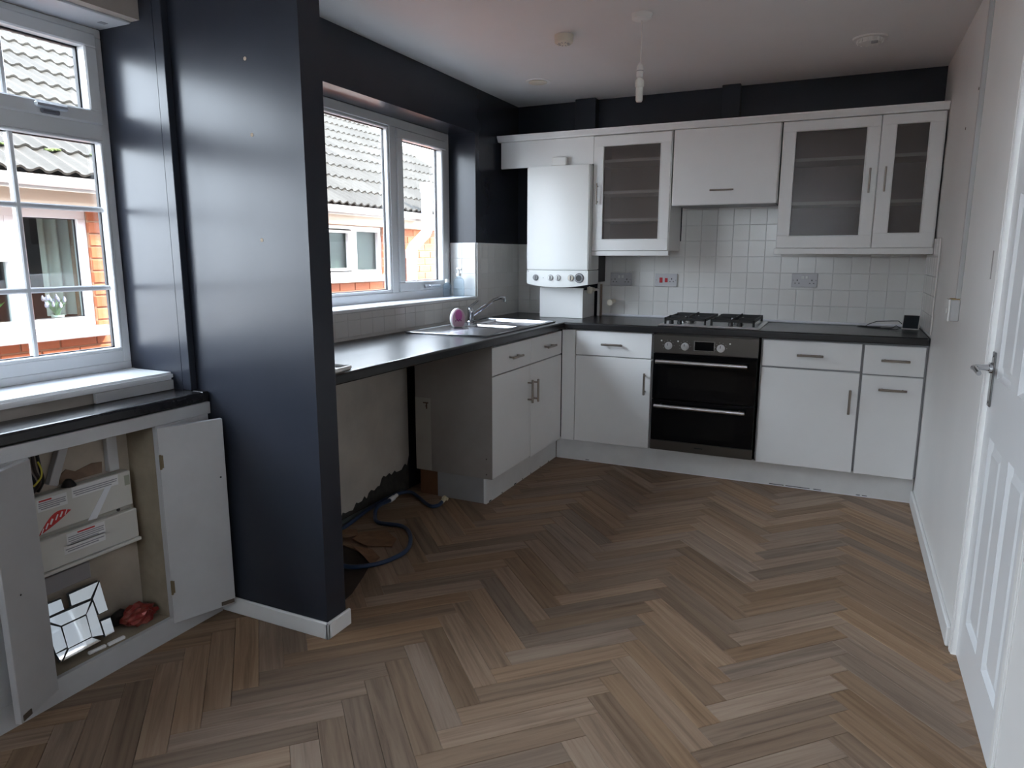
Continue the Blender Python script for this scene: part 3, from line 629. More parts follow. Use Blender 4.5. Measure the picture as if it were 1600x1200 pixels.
# ------------------------------------------------------------------ sockets
def socket(x0, x1, z0, z1, label, kind):
    xc, zc = (x0 + x1) / 2, (z0 + z1) / 2; cat = 'socket'
    t = thing('wall_socket', (xc, -.01, z0), label, cat, 'switch plates on the tiles')
    y = -.0095; obj('plate', B().box(x0, x1, y - .012, y, z0, z1, .002).box(x0 + .004, x1 - .004, y, y + .008, z0 + .004, z1 - .004), mat('socket_plate', (.56, .55, .57), .35), t)
    yf = y - .012
    def pins(cx, cz):
        bb = B(); bb.box(cx - .003, cx + .003, yf - .0006, yf + .003, cz + .004, cz + .013)
        for s_ in (-1, 1): bb.box(cx + s_ * .011 - .004, cx + s_ * .011 + .004, yf - .0006, yf + .003, cz - .012, cz - .007)
        obj('pin_slots', bb, BLACKPL, t)
    def rocker(cx, cz, w, h, m_): obj('rocker', bx(cx - w / 2, cx + w / 2, yf - .004, yf, cz - h / 2, cz + h / 2, .0015), m_, t)
    if kind == 'double':
        for s_ in (-1, 1): pins(xc + s_ * .042, zc - .008); rocker(xc + s_ * .012, zc + .018, .015, .02, WHITEPL)
    else:
        rocker(xc - .033, zc, .021, .034, REDPL); rocker(xc + .002, zc, .019, .028, REDPL); pins(xc + .038, zc)
    for s_ in (-1, 1): obj('screw', B().cyl((xc + s_ * (x1 - x0) * .44, yf - .0008, zc), (xc + s_ * (x1 - x0) * .44, yf + .001, zc), .0035, 8), GREYPL, t)
socket(.718, .866, 1.122, 1.210, 'white double socket nearest the boiler', 'double')
socket(1.030, 1.178, 1.122, 1.208, 'white cooker switch plate with two red rockers', 'cooker')
socket(1.890, 2.038, 1.134, 1.220, 'white double socket under the wide glazed cabinet', 'double')

# ------------------------------------------------------------------ double oven
OX0, OX1, OY = 1.178, 1.780, -.598
t = thing('double_oven', (1.479, -.3, .15), 'built-in black glass double oven with steel control panel', 'oven')
obj('body', B().box(OX0 + .006, OX1 - .006, OY + .0225, -.04, .152, .866), OVENSTEEL, t)
cp = obj('control_panel', bx(OX0, OX1, OY, OY + .021, .752, .862, .002), OVENSTEEL, t)
for x in (1.268, 1.366, 1.572):
    k = obj('knob', B().cyl((x, OY, .797), (x, OY - .006, .797), .023, 24).cyl((x, OY - .005, .797), (x, OY - .026, .797), .019, 24, .017, bev=.003), SATIN, cp, smooth=True)
    obj('pointer', bx(x - .0015, x + .0015, OY - .0275, OY - .0255, .800, .814), BLACKPL, k)
    obj('lamp', B().cyl((x - .042 if x < 1.5 else x + .05, OY - .0015, .826), (x - .042 if x < 1.5 else x + .05, OY + .001, .826), .005, 10), mat('white_print', (.75, .75, .72), .5), cp)
    for k_ in range(7):
        a = PI * (.15 + .7 * k_ / 6) * 1.6 - .7; obj('dial_tick', bx(x + .033 * math.cos(a) - .001, x + .033 * math.cos(a) + .001, OY - .0004, OY + .001, .797 + .033 * math.sin(a) - .0012, .797 + .033 * math.sin(a) + .0012), mat('white_print'), cp)
dp = obj('display_surround', bx(1.417, 1.538, OY - .003, OY + .002, .774, .834, .001), STEEL, cp)
obj('display', bx(1.423, 1.532, OY - .0042, OY - .0025, .779, .829, .0005), BLACKGLASS, dp)
def odoor(z0, z1, wz0, wz1, hz, low):
    d = obj('door', bx(OX0 + .001, OX1 - .001, OY, OY + .021, z0, z1, .003), BLACKGLASS, t)
    obj('viewing_window', bx(1.272, 1.672, OY - .0006, OY + .001, wz0, wz1), OVENWIN, d)
    h = B().cyl((1.203, OY - .042, hz), (1.728, OY - .042, hz), .0115, 16, bev=.002)
    for x in (1.235, 1.695): h.cyl((x, OY - .042, hz), (x, OY, hz), .007, 12)
    obj('handle', h, SATIN, d, smooth=True)
odoor(.470, .749, .545, .66, .704, 0); odoor(.214, .466, .245, .395, .433, 1)
bt = obj('bottom_trim', bx(OX0, OX1, OY + .001, OY + .021, .152, .2125, .002), OVENSTEEL, t)
obj('maker_mark', bx(1.447, 1.497, OY + .0003, OY + .0012, .182, .189), BLACKPL, bt)

# ------------------------------------------------------------------ gas hob
t = thing('gas_hob', (1.48, -.31, .910), 'stainless steel gas hob with black cast iron pan supports', 'hob')
obj('base_plate', B().box(1.190, 1.772, -.565, -.065, .9105, .9175, .003).box(1.205, 1.757, -.55, -.08, .9175, .921, .0015), SATIN, t)
BN = [(1.335, -.20, .034), (1.335, -.42, .046), (1.625, -.20, .046), (1.625, -.42, .034)]
for x, y, r in BN:
    bu = obj('burner', B().lathe([(0, .9205), (r + .012, .9205), (r + .012, .925), (r, .929), (r, .938), (0, .938)], (x, y, 0), 24), STEEL, t, smooth=True)
    obj('burner_cap', B().lathe([(0, .938), (r * .92, .938), (r * .92, .943), (r * .8, .946), (0, .946)], (x, y, 0), 24), BLACKIRON, bu, smooth=True)
for x0, x1 in ((1.222, 1.468), (1.494, 1.742)):
    g = B(); zz0, zz1 = .944, .960; y0, y1 = -.535, -.095
    g.box(x0, x1, y0, y0 + .010, zz0, zz1, .002).box(x0, x1, y1 - .010, y1, zz0, zz1, .002).box(x0, x0 + .010, y0, y1, zz0, zz1, .002).box(x1 - .010, x1, y0, y1, zz0, zz1, .002)
    ps = obj('pan_support', g, BLACKIRON, t)
    for y in (-.20, -.42):
        xm = (x0 + x1) / 2; f = B()
        f.box(x0 + .005, xm - .022, y - .004, y + .004, zz0, zz1 + .006, .002).box(xm + .022, x1 - .005, y - .004, y + .004, zz0, zz1 + .006, .002)
        f.box(xm - .004, xm + .004, y + .022, y + .105, zz0, zz1 + .006, .002).box(xm - .004, xm + .004, y - .105, y - .022, zz0, zz1 + .006, .002)
        obj('fingers', f, BLACKIRON, ps)
    f = B()
    for x in (x0 + .006, x1 - .006):
        for y in (y0 + .006, y1 - .006): f.cyl((x, y, .9205), (x, y, zz0 + .002), .007, 8)
    obj('feet', f, BLACKIRON, ps)
for x in (1.262, 1.312, 1.608, 1.660): obj('knob', B().cyl((x, -.520, .9205), (x, -.520, .947), .015, 16, .013, bev=.002), BLACKPL, t, smooth=True)

# ------------------------------------------------------------------ sink, tap
t = thing('kitchen_sink', (.31, -1.12, .910), 'stainless steel inset sink with drainer and one and a half bowls', 'sink')
SX0, SX1, SYa, SYb = .065, .555, -1.585, -.64
z0, z1 = .9105, .9155
bowls = [(.155, .515, -.985, -.68), (.20, .47, -1.16, -1.02)]
b = B(); cutsx = sorted({SX0, SX1, .155, .515, .20, .47}); cutsy = sorted({SYa, SYb, -.985, -.68, -1.16, -1.02})
for xa, xb in zip(cutsx, cutsx[1:]):
    for ya, yb in zip(cutsy, cutsy[1:]):
        cx, cy = (xa + xb) / 2, (ya + yb) / 2
        if any(p[0] < cx < p[1] and p[2] < cy < p[3] for p in bowls): continue
        b.box(xa, xb, ya, yb, z0, z1)
bmesh.ops.remove_doubles(b.bm, verts=b.bm.verts, dist=1e-5)
obj('rim', b, SINKST, t)
edge = B(); edge.tube([(SX0, SYa, z1), (SX1, SYa, z1), (SX1, SYb, z1), (SX0, SYb, z1), (SX0, SYa, z1)], .004, 8); obj('rolled_edge', edge, CHROME, t, smooth=True)
for (xa, xb, ya, yb), dp_ in zip(bowls, (.16, .10)):
    b = B(); r = .012
    ring = lambda k, z: [(xa + k, ya + k, z), (xb - k, ya + k, z), (xb - k, yb - k, z), (xa + k, yb - k, z)]
    Rr = [[b.bm.verts.new(v) for v in ring(k, z)] for k, z in ((-.006, z1 + .0015), (.002, z1), (.006, z1 - .01), (.018, z1 - dp_ + .02), (.035, z1 - dp_))]
    for A, Bq in zip(Rr, Rr[1:]):
        for i in range(4): b.bm.faces.new((A[i], A[(i + 1) % 4], Bq[(i + 1) % 4], Bq[i]))
    b.bm.faces.new(Rr[-1]); bw = obj('bowl', b, SINKST, t)
    obj('waste', B().cyl(((xa + xb) / 2, (ya + yb) / 2, z1 - dp_ + .0005), ((xa + xb) / 2, (ya + yb) / 2, z1 - dp_ + .004), .03, 20), CHROME, bw, smooth=True)
for i in range(9):
    yy = -1.54 + i * .040; obj('drainer_rib', B().tube([(.15 + .01 * i, yy + .01, z1 - .0018), (.30, yy, z1 - .0021), (.49, yy - .012, z1 - .0018)], [.0015, .0028, .0015], 8), mat('rib_steel', (.30, .30, .33), .3, 1.0), t, smooth=True)
t = thing('mixer_tap', (.10, -.95, .9155), 'chrome mixer tap with raised swivel spout behind the sink', 'tap')
tx, ty = .105, -.93
obj('tap_body', B().lathe([(0, 0), (.028, 0), (.028, .006), (.020, .012), (.020, .060), (.022, .066), (.018, .085), (0, .088)], (tx, ty, .9155), 20), CHROME, t, smooth=True)
obj('spout', B().tube([(tx, ty, .952), (tx + .035, ty + .06, .99), (tx + .085, ty + .155, 1.048), (tx + .105, ty + .20, 1.060), (tx + .120, ty + .235, 1.058), (tx + .122, ty + .24, 1.035)], [.012, .011, .010, .010, .011, .011], 12), CHROME, t, smooth=True)
obj('lever', B().tube([(tx, ty, .998), (tx + .004, ty - .02, 1.010), (tx + .03, ty + .045, 1.05)], [.012, .009, .006], 10), CHROME, t, smooth=True)

# soap bottle on drainer: flattened oval body, pink label, flat sides
t = thing('soap_bottle', (.19, -1.235, .917), 'oval white soap bottle with a pink front on the drainer', 'bottle')
nrm = (Vector((CAM.x, CAM.y, 0)) - Vector((.19, -1.235, 0))).normalized(); nrm = (nrm + Vector((.35, .1, 0))).normalized()
Mb = Matrix(((nrm.y, nrm.x, 0, .19), (-nrm.x, nrm.y, 0, -1.235), (0, 0, 1, .917), (0, 0, 0, 1)))
def ellipse(w, h, n=28, flat=.012): return [(w * math.cos(2 * PI * k / n), max(h + h * math.sin(2 * PI * k / n), flat) - flat) for k in range(n)]
PINKB = mat('pale_pink_translucent', (.66, .45, .55), .25); PINK = mat('pink_label', (.60, .14, .42), .4)
obj('back_shell', B().prism(ellipse(.042, .060), 1, -.022, .006, M=Mb), WHITEPL, t, smooth=True)
sh = obj('front_shell', B().prism([(x * .90, z * .93 + .003) for x, z in ellipse(.042, .060)], 1, .006, .016, M=Mb), PINKB, t, smooth=True)
obj('label', B().prism([(x * .5, z * .55 + .035) for x, z in ellipse(.042, .060, flat=0)], 1, .016, .0166, M=Mb), PINK, sh)
for k in range(5): obj('label_mark', B().box(-.016 + k * .008, -.011 + k * .008, .0166, .0170, .034 + (k % 2) * .006, .042 + (k % 2) * .006, M=Mb), mat('dark_pink', (.22, .03, .14), .5), sh)

# hand soap pump on the sill
t = thing('pump_bottle', (-.085, -.735, WZ0 + .002), 'clear blue pump soap bottle on the sink window sill', 'bottle')
BL = frosted_mat('clear_blue_plastic', (.86, .94, 1.0), .1, .72, 1.15); cz = WZ0 + .0025
obj('body', B().lathe([(0, 0), (.033, 0), (.036, .004), (.036, .095), (.030, .112), (.014, .122), (.013, .130), (0, .130)], (-.085, -.735, cz), 20), BL, t, smooth=True)
obj('pump', B().lathe([(0, .1305), (.015, .1305), (.015, .148), (.006, .150), (.006, .172), (.014, .174), (.014, .186), (0, .188)], (-.085, -.735, cz), 16).tube([(-.085, -.735, cz + .182), (-.06, -.76, cz + .182), (-.05, -.77, cz + .172)], .006, 8), WHITEPL, t, smooth=True)
t = thing('bottle', (-.115, -.80, WZ0 + .002), 'shorter pale blue bottle behind the pump soap on the sill', 'bottle')
obj('body', B().lathe([(0, 0), (.026, 0), (.028, .004), (.028, .075), (.012, .09), (0, .09)], (-.135, -.80, cz), 16), BL, t, smooth=True)
obj('cap', B().lathe([(0, .0905), (.014, .0905), (.014, .112), (0, .114)], (-.135, -.80, cz), 16), WHITEPL, t, smooth=True)
# white tray edge near the stub wall
t = thing('plastic_tray', (.50, -2.80, .910), 'white plastic tray lying on the worktop beside the stub wall', 'tray')
obj('base', bx(.40, .575, -2.878, -2.715, .9105, .916, .002), WHITEPL, t)
obj('rim', B().tube([(.40, -2.876, .918), (.575, -2.876, .918), (.585, -2.80, .918), (.575, -2.712, .918), (.40, -2.712, .918)], .008, 8), WHITEPL, t, smooth=True)
# smart display and its lead
t = thing('smart_display', (2.55, -.18, .910), 'small black screen with pale edge standing at the worktop end', 'display')
Ms = Matrix.Translation((2.548, -.185, .913)) @ Matrix.Rotation(math.radians(-14), 4, 'Z') @ Matrix.Rotation(math.radians(-16), 4, 'X')
obj('housing', B().box(-.044, .044, -.006, .006, 0, .086, .003, M=Ms).box(-.030, .030, .004, .045, .002, .040, .006, M=Ms), mat('pale_housing', (.62, .60, .58), .5), t)
obj('screen', B().box(-.039, .039, -.0072, -.0055, .005, .081, .0005, M=Ms), mat('dark_screen', (.012, .016, .02), .25, 0, .2), t)
obj('power_cable', B().tube([(2.530, -.15, .922), (2.49, -.12, .955), (2.44, -.09, .950), (2.38, -.08, .945), (2.335, -.075, .925), (2.32, -.10, .914), (2.37, -.16, .913), (2.43, -.20, .913), (2.475, -.23, .914), (2.50, -.19, .920), (2.478, -.155, .930), (2.455, -.19, .916), (2.40, -.18, .914), (2.34, -.12, .914), (2.28, -.09, .914), (2.30, -.06, .914), (2.40, -.13, .914)], .0024, 6), BLACKPL, smooth=True, label='thin black cable looped on the worktop by the small screen', cat='cable')

# ------------------------------------------------------------------ ceiling fittings
t = thing('pendant_lamp', (1.30, -1.54, 2.0), 'bare bulb pendant on white flex in the ceiling centre', 'lamp')
px, py = 1.300, -1.535
obj('ceiling_rose', B().lathe([(0, H - .028), (.028, H - .027), (.042, H - .020), (.045, H - .004), (.047, H - .0005), (0, H - .0005)], (px, py, 0), 28), WHITEPL, t, smooth=True)
obj('flex', B().tube([(px, py, H - .026), (px + .003, py, 2.27), (px + .002, py, 2.2), (px, py, 2.152)], .0028, 8), WHITEPL, t, smooth=True)
hd = obj('lamp_holder', B().lathe([(0, 2.160), (.006, 2.158), (.014, 2.146), (.0145, 2.128), (.015, 2.126), (.0145, 2.098), (0, 2.098)], (px, py, 0), 20), WHITEPL, t, smooth=True)
obj('joint_ring', B().lathe([(.0147, 2.124), (.0155, 2.126), (.0147, 2.128)], (px, py, 0), 20), GREYPL, hd)
bl = obj('bulb', B().lathe([(0, 2.0975), (.010, 2.0975), (.018, 2.088), (.020, 2.078), (.019, 2.060), (.0155, 2.057), (.0155, 2.004), (.012, 1.997), (0, 1.996)], (px, py, 0), 20), mat('bulb_white', (.78, .78, .72), .3), t, smooth=True)
t = thing('smoke_alarm', (.885, -1.40, H - .04), 'cream round smoke alarm on the ceiling beside the pendant', 'smoke alarm')
obj('body', B().lathe([(0, H - .040), (.036, H - .040), (.044, H - .034), (.046, H - .004), (.046, H - .0005), (0, H - .0005)], (.885, -1.40, 0), 28), CREAMPL, t, smooth=True)
for k in range(10):
    a = 2 * PI * k / 10; obj('vent_slot', B().box(-.002, .002, .018, .032, H - .0412, H - .0395, M=Matrix.Translation((.885, -1.40, 0)) @ Matrix.Rotation(a, 4, 'Z')), GREYPL, t)
t = thing('ceiling_vent', (.42, -.63, H - .012), 'flat round white disc fitting on the ceiling by the left corner', 'ceiling fitting')
obj('flange', B().lathe([(.05, H - .004), (.074, H - .006), (.077, H - .001), (.077, H - .0005), (.05, H - .0005)], (.42, -.63, 0), 32), WHITEPL, t, smooth=True)
obj('disc', B().lathe([(0, H - .013), (.050, H - .012), (.056, H - .008), (.052, H - .002), (0, H - .002)], (.42, -.63, 0), 32), CREAMPL, t, smooth=True)
t = thing('alarm_base', (2.21, -.74, H - .03), 'white round detector base with toothed rim on the ceiling near the right wall', 'detector')
obj('flange', B().lathe([(0, H - .008), (.074, H - .008), (.078, H - .002), (.078, H - .0005), (0, H - .0005)], (2.21, -.745, 0), 32), WHITEPL, t, smooth=True)
obj('collar', B().lathe([(.056, H - .008), (.056, H - .020), (.050, H - .026), (0, H - .026)], (2.21, -.745, 0), 32), WHITEPL, t, smooth=True)
for k in range(14):
    a = 2 * PI * k / 14; obj('tooth', B().box(.054, .060, -.004, .004, H - .026, H - .010, .001, M=Matrix.Translation((2.21, -.745, 0)) @ Matrix.Rotation(a, 4, 'Z')), WHITEPL, t)
obj('contact', bx(2.215, 2.245, -.79, -.775, H - .036, H - .026, .002), GREYPL, t)

# ------------------------------------------------------------------ right wall fittings
t = thing('wall_switch', (RW, -1.40, 1.06), 'surface switch box with shade-greyed sides below the cable trunking on the white wall', 'switch')
obj('back_box', bx(RW - .032, RW, -1.458, -1.372, 1.066, 1.152, .003), mat('switch_shade_grey', (.52, .52, .52), .4), t)  # shade on the box sides is put into this grey
obj('front_plate', bx(RW - .040, RW - .0325, -1.459, -1.371, 1.065, 1.153, .002), WHITEPL, t)
obj('rocker', bx(RW - .043, RW - .0395, -1.424, -1.406, 1.095, 1.118, .001), WHITEPL, t)
obj('knockout', bx(RW - .030, RW - .002, -1.452, -1.38, 1.1523, 1.1545), mat('brass_ochre', (.45, .30, .10), .6), t)
obj('cable_trunking', bx(RW - .016, RW, -1.452, -1.427, 1.1555, H - .001, .002), mat('trunking_shade_grey', (.48, .48, .48), .4), label='vertical cable trunking running down the white wall', cat='trunking')  # grey colour stands in for shade on the trunking

# ------------------------------------------------------------------ hoses on the floor
BLUE = mat('blue_rubber', (.014, .034, .085), .4); GREYH = mat('grey_hose', (.10, .125, .12), .5)
def smoothpath(p, n=6):
    p = [Vector(v) for v in p]; out = []
    for i in range(len(p) - 1):
        a, b_, c, d_ = p[max(i - 1, 0)], p[i], p[i + 1], p[min(i + 2, len(p) - 1)]
        for k in range(n):
            s_ = k / n; out.append(.5 * ((2 * b_) + (c - a) * s_ + (2 * a - 5 * b_ + 4 * c - d_) * s_ ** 2 + (3 * b_ - a - 3 * c + d_) * s_ ** 3))
    return out + [p[-1]]
t = thing('water_hose', (.3, -2.1, 0), 'blue water hose curling out from behind the stub wall', 'hose')
obj('hose', B().tube(smoothpath([(.36, -2.86, .012), (.30, -2.56, .012), (.40, -2.50, .012), (.475, -2.41, .012), (.495, -2.26, .012), (.41, -2.105, .012), (.31, -2.03, .012), (.18, -2.04, .012), (.12, -1.985, .022), (.098, -1.93, .045), (.098, -1.82, .045)]), .010, 10), BLUE, t, smooth=True)
obj('coupling', B().cyl((.098, -1.825, .045), (.097, -1.785, .048), .014, 12).cyl((.097, -1.785, .048), (.096, -1.755, .052), .010, 10), WHITEPL, t, smooth=True)
t = thing('drain_hose', (.2, -1.9, 0), 'long blue hose running along the wall to the plinth', 'hose')
obj('hose', B().tube(smoothpath([(.075, -2.87, .012), (.070, -2.40, .012), (.065, -2.15, .012), (.060, -1.95, .035), (.062, -1.75, .04), (.09, -1.63, .03), (.16, -1.64, .012), (.24, -1.70, .012), (.30, -1.73, .012), (.325, -1.70, .014), (.325, -1.665, .022)]), .010, 10), BLUE, t, smooth=True)
obj('valve', B().cyl((.325, -1.668, .020), (.325, -1.632, .034), .012, 10).cyl((.312, -1.642, .031), (.345, -1.642, .031), .009, 8).cyl((.330, -1.650, .03), (.332, -1.655, .048), .009, 8), mat('brass_cream', (.60, .53, .36), .4), t, smooth=True)
obj('waste_pipe', B().tube(smoothpath([(.022, -2.87, .015), (.024, -2.2, .015), (.024, -1.9, .015), (.024, -1.70, .015), (.024, -1.60, .015)]), .012, 10), GREYH, smooth=True, label='grey waste pipe lying along the foot of the cream plaster', cat='pipe')
TORN = mat('torn_vinyl_backing', (.27, .145, .075), .8, var=(18, .35), bump=(30, .5))
def flap(poly, lift, label, g='torn floor scraps'):
    n = len(poly); b = B(); cx = sum(p[0] for p in poly) / n; cy = sum(p[1] for p in poly) / n
    top = []; 
    for k, (x, y) in enumerate(poly): top.append((x, y, .0015 + lift[k]))
    vt = [b.bm.verts.new((p[0], p[1], p[2] + .0018)) for p in top]; vb = [b.bm.verts.new(p) for p in top]
    c1, c0 = b.bm.verts.new((cx, cy, .0045 + sum(lift) / n * .5)), b.bm.verts.new((cx, cy, .0022 + sum(lift) / n * .5))
    for i in range(n):
        j = (i + 1) % n; b.bm.faces.new((vt[i], vt[j], c1)); b.bm.faces.new((vb[j], vb[i], c0)); b.bm.faces.new((vt[i], vb[i], vb[j], vt[j]))
    return obj('torn_flooring', b, TORN, label=label, cat='floor scrap', group=g)
flap([(.16, -2.16), (.27, -2.10), (.37, -2.16), (.40, -2.24), (.30, -2.30), (.20, -2.27)], [0, .004, .002, 0, .010, .012], 'torn tan floor scrap inside the blue hose loop')
flap([(.04, -2.20), (.13, -2.15), (.18, -2.20), (.17, -2.27), (.06, -2.30)], [.002, .006, .004, .014, .01], 'torn floor scrap lifted beside the cream plaster')
flap([(.24, -2.32), (.33, -2.30), (.42, -2.36), (.44, -2.45), (.36, -2.40)], [.004, .0, .0, .006, .012], 'torn strip of flooring at the rim of the dark hole')

# ================================================================== CUPBOARD UNDER THE NEAR WINDOW
CW = mat('old_white_gloss', (.50, .50, .505), .4, var=(6, .10), bump=(20, .1))
WOODIN = mat('grubby_wood_inside', (.34, .28, .20), .7, var=(7, .35), bump=(30, .2))
CREAMIN = mat('grubby_cream_inside', (.46, .40, .33), .75, var=(5, .25), bump=(20, .2))
CF = .163; CB = .145
t = thing('meter_cupboard', (.08, -3.6, 0), 'low white meter cupboard with both doors open under the near window', 'cupboard')
cupboard = t
obj('top_rail', bx(CB, CF, -4.62, -2.988, .762, .804, .001), CW, t)
obj('bottom_rail', bx(CB, CF, -4.62, -3.0005, 0, .076, .001), CW, t)
obj('stile', bx(CB, CF, -3.214, -3.0005, .0765, .7615, .001), CW, t)
obj('stile', bx(CB, CF, -4.62, -3.618, .0765, .7615, .001), CW, t)
obj('side_panel', bx(.012, CB - .0005, -3.214, -3.200, .006, .80), WOODIN, t)
obj('side_panel', bx(.012, CB - .0005, -3.640, -3.626, .006, .80), WOODIN, t)
obj('back_board', bx(.002, .012, -3.64, -3.20, .006, .80), CREAMIN, t)
obj('base_board', bx(.012, CB - .0005, -3.6255, -3.2145, .060, .0755), WOODIN, t)
def swing_door(h, dx, dy, L, z0, z1, side, name='door'):
    a = Vector((dx, dy, 0)).normalized(); n = Vector((a.y, -a.x, 0)) * side
    M = Matrix(((a.x, n.x, 0, h[0]), (a.y, n.y, 0, h[1]), (0, 0, 1, 0), (0, 0, 0, 1)))
    return obj(name, B().box(0, L, -.018, 0, z0, z1, .001, M=M), CW, t), M
d, M = swing_door((.170, -3.216), .077, .203, .216, .056, .755, 1)
for z in (.19, .64): obj('hinge', B().cyl((.002, .003, z - .025), (.002, .003, z + .025), .004, 8, M=M).box(0, .012, -.0005, .001, z - .022, z + .022, M=M), mat('old_brass', (.22, .17, .10), .5, .6), d)
obj('catch', B().box(.165, .212, 0, .002, .062, .076, M=M).box(.170, .207, .002, .004, .066, .072, M=M), mat('catch_dark', (.08, .06, .045), .5), d)
obj('screw_hole', B().cyl((.196, -.0005, .545), (.196, .0008, .545), .0035, 8, M=M), BLACKPL, d)
d, M = swing_door((.168, -3.618), .42, -.91, .158, .045, .758, -1)
obj('catch', B().box(.118, .150, 0, .003, .05, .066, M=M), mat('catch_dark'), d)
obj('screw_hole', B().cyl((.10, -.0005, .40), (.10, .0008, .40), .003, 8, M=M), BLACKPL, d)
prof = [(0.004, .806), (.158, .806), (.161, .812), (.161, .834), (.156, .841), (.150, .843), (.004, .843)]
obj('worktop', B().prism(prof, 1, -4.62, -3.0145).box(.1062, .1608, -3.0146, -2.9875, .8062, .8428, .003), TOPM, label='narrow charcoal shelf top over the open meter cupboard', cat='worktop')
obj('upstand_board', bx(.006, .022, -3.312, -3.018, .844, .878, .001), CW, label='short white board standing between window sill and cupboard top', cat='board')

# consumer unit
PAPER = mat('sticker_white', (.78, .78, .78), .5); INK = mat('grey_print', (.30, .30, .33), .6); RED = mat('red_sticker', (.55, .03, .03), .45)
UNITM = mat('fuse_box_white', (.62, .61, .57), .4)
t = thing('fuse_box', (.03, -3.42, .36), 'white fuse box with red sticker inside the open cupboard', 'fuse box')
obj('upper_cover', bx(.0125, .050, -3.606, -3.240, .484, .604, .003), UNITM, t)
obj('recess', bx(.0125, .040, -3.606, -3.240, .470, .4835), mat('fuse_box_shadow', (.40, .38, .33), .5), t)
lc = obj('lower_cover', bx(.0125, .060, -3.606, -3.236, .368, .4695, .003), UNITM, t)
obj('bottom_lip', bx(.0125, .068, -3.606, -3.234, .356, .3672, .002), UNITM, t)
xs_ = .0502
lens = []
for k in range(13):
    u = k / 12; lens.append((-3.555 + .105 * u, .484 + .050 * u + .030 * math.sin(PI * u)))
for k in range(13):
    u = 1 - k / 12; lens.append((-3.555 + .105 * u, .484 + .050 * u - .004 * math.sin(PI * u)))
st = obj('red_sticker', B().prism(lens, 0, xs_, xs_ + .0006), RED, t)
for k, (u, w) in enumerate(((.12, .003), (.26, .004), (.40, .006), (.56, .004), (.70, .005), (.84, .003))):
    yy, zz = -3.555 + .105 * u, .484 + .05 * u + .013 * math.sin(PI * u); Ml = Matrix.Translation((xs_ + .0007, yy, zz)) @ Matrix.Rotation(math.radians(-28), 4, 'X')
    obj('sticker_stroke', B().box(0, .0003, -w / 2, w / 2, -.009, .009, M=Ml), PAPER, st)
def lines(y0, y1, z0, z1, n, x, red=None):
    s_ = obj('notice', bx(x, x + .0004, y0 - .004, y1 + .004, z0 - .004, z1 + .010), PAPER, t); bb = B()
    for k in range(n):
        zz = z1 - (z1 - z0) * (k + .5) / n; bb.box(x + .0004, x + .0007, y0 + (.006 if k == n - 1 else 0), y1 - (.02 if k == n - 1 else .002 * (k % 2)), zz - .0016, zz + .0016)
    obj('print_lines', bb, INK, s_)
    if red: obj('red_heading', bx(x + .0004, x + .0007, red[0], red[1], z1 + .002, z1 + .007), RED, s_)
lines(-3.545, -3.462, .560, .584, 4, xs_, (-3.543, -3.505)); lines(-3.438, -3.290, .572, .592, 3, xs_)
x2 = .0602
lines(-3.476, -3.358, .428, .454, 4, x2, (-3.445, -3.388)); lines(-3.487, -3.360, .404, .418, 2, x2)
obj('tape_strip', B().prism([(-3.333, .572), (-3.312, .570), (-3.372, .478), (-3.402, .480)], 0, xs_ + .0008, xs_ + .0014), mat('white_tape', (.80, .82, .86), .35), t)
obj('side_label', B().box(xs_, xs_ + .0006, -3.264, -3.246, .556, .590).box(xs_ + .0006, xs_ + .0009, -3.260, -3.250, .561, .585), mat('olive_label', (.34, .35, .28), .5), t)
obj('screw', B().cyl((xs_ - .01, -3.29, .478), (xs_ + .001 - .008, -3.29, .478), .006, 8), BLACKPL, t)
obj('cable_trunking', bx(.0125, .036, -3.302, -3.266, .612, .758, .002), CW, label='upright white trunking above the fuse box nearest the hinge side', cat='trunking')
obj('cable_trunking', B().box(-.012, .012, -.014, .014, 0, .125, .002, M=Matrix.Translation((.028, -3.488, .622)) @ Matrix.Rotation(math.radians(-22), 4, 'X')), CW, label='tilted white trunking above the fuse box among the cables', cat='trunking')
t = thing('cable_bundle', (.04, -3.5, .62), 'dark tangle of cables with a yellow earth wire above the fuse box', 'cables')
for k in range(5):
    y0 = -3.575 + .012 * k; obj('cable', B().tube(smoothpath([(.020 + .004 * (k % 3), y0, .612), (.035 + .006 * (k % 2), y0 + .012, .645), (.032, y0 - .006 + .004 * k, .685), (.022, y0 + .01, .745)], 5), .005, 6), mat('cable_brown', (.05, .035, .03), .5) if k % 2 else BLACKPL, t, smooth=True)
obj('earth_wire', B().tube(smoothpath([(.052, -3.553, .640), (.056, -3.532, .662), (.052, -3.525, .685), (.044, -3.528, .71)], 6), .0028, 6), mat('yellow_green', (.55, .50, .03), .4), t, smooth=True)
obj('cable_gland', B().lathe([(0, 0), (.022, 0), (.016, .012), (.008, .022), (0, .024)], (.036, -3.440, .606), 12), BLACKPL, t, smooth=True)
obj('patched_plaster', B().prism([(-3.455, .612), (-3.315, .612), (-3.312, .648), (-3.345, .652), (-3.40, .640), (-3.43, .655), (-3.452, .640)], 0, .0122, .016), mat('raw_plaster_brown', (.24, .16, .11), .9, var=(20, .3)), cupboard)

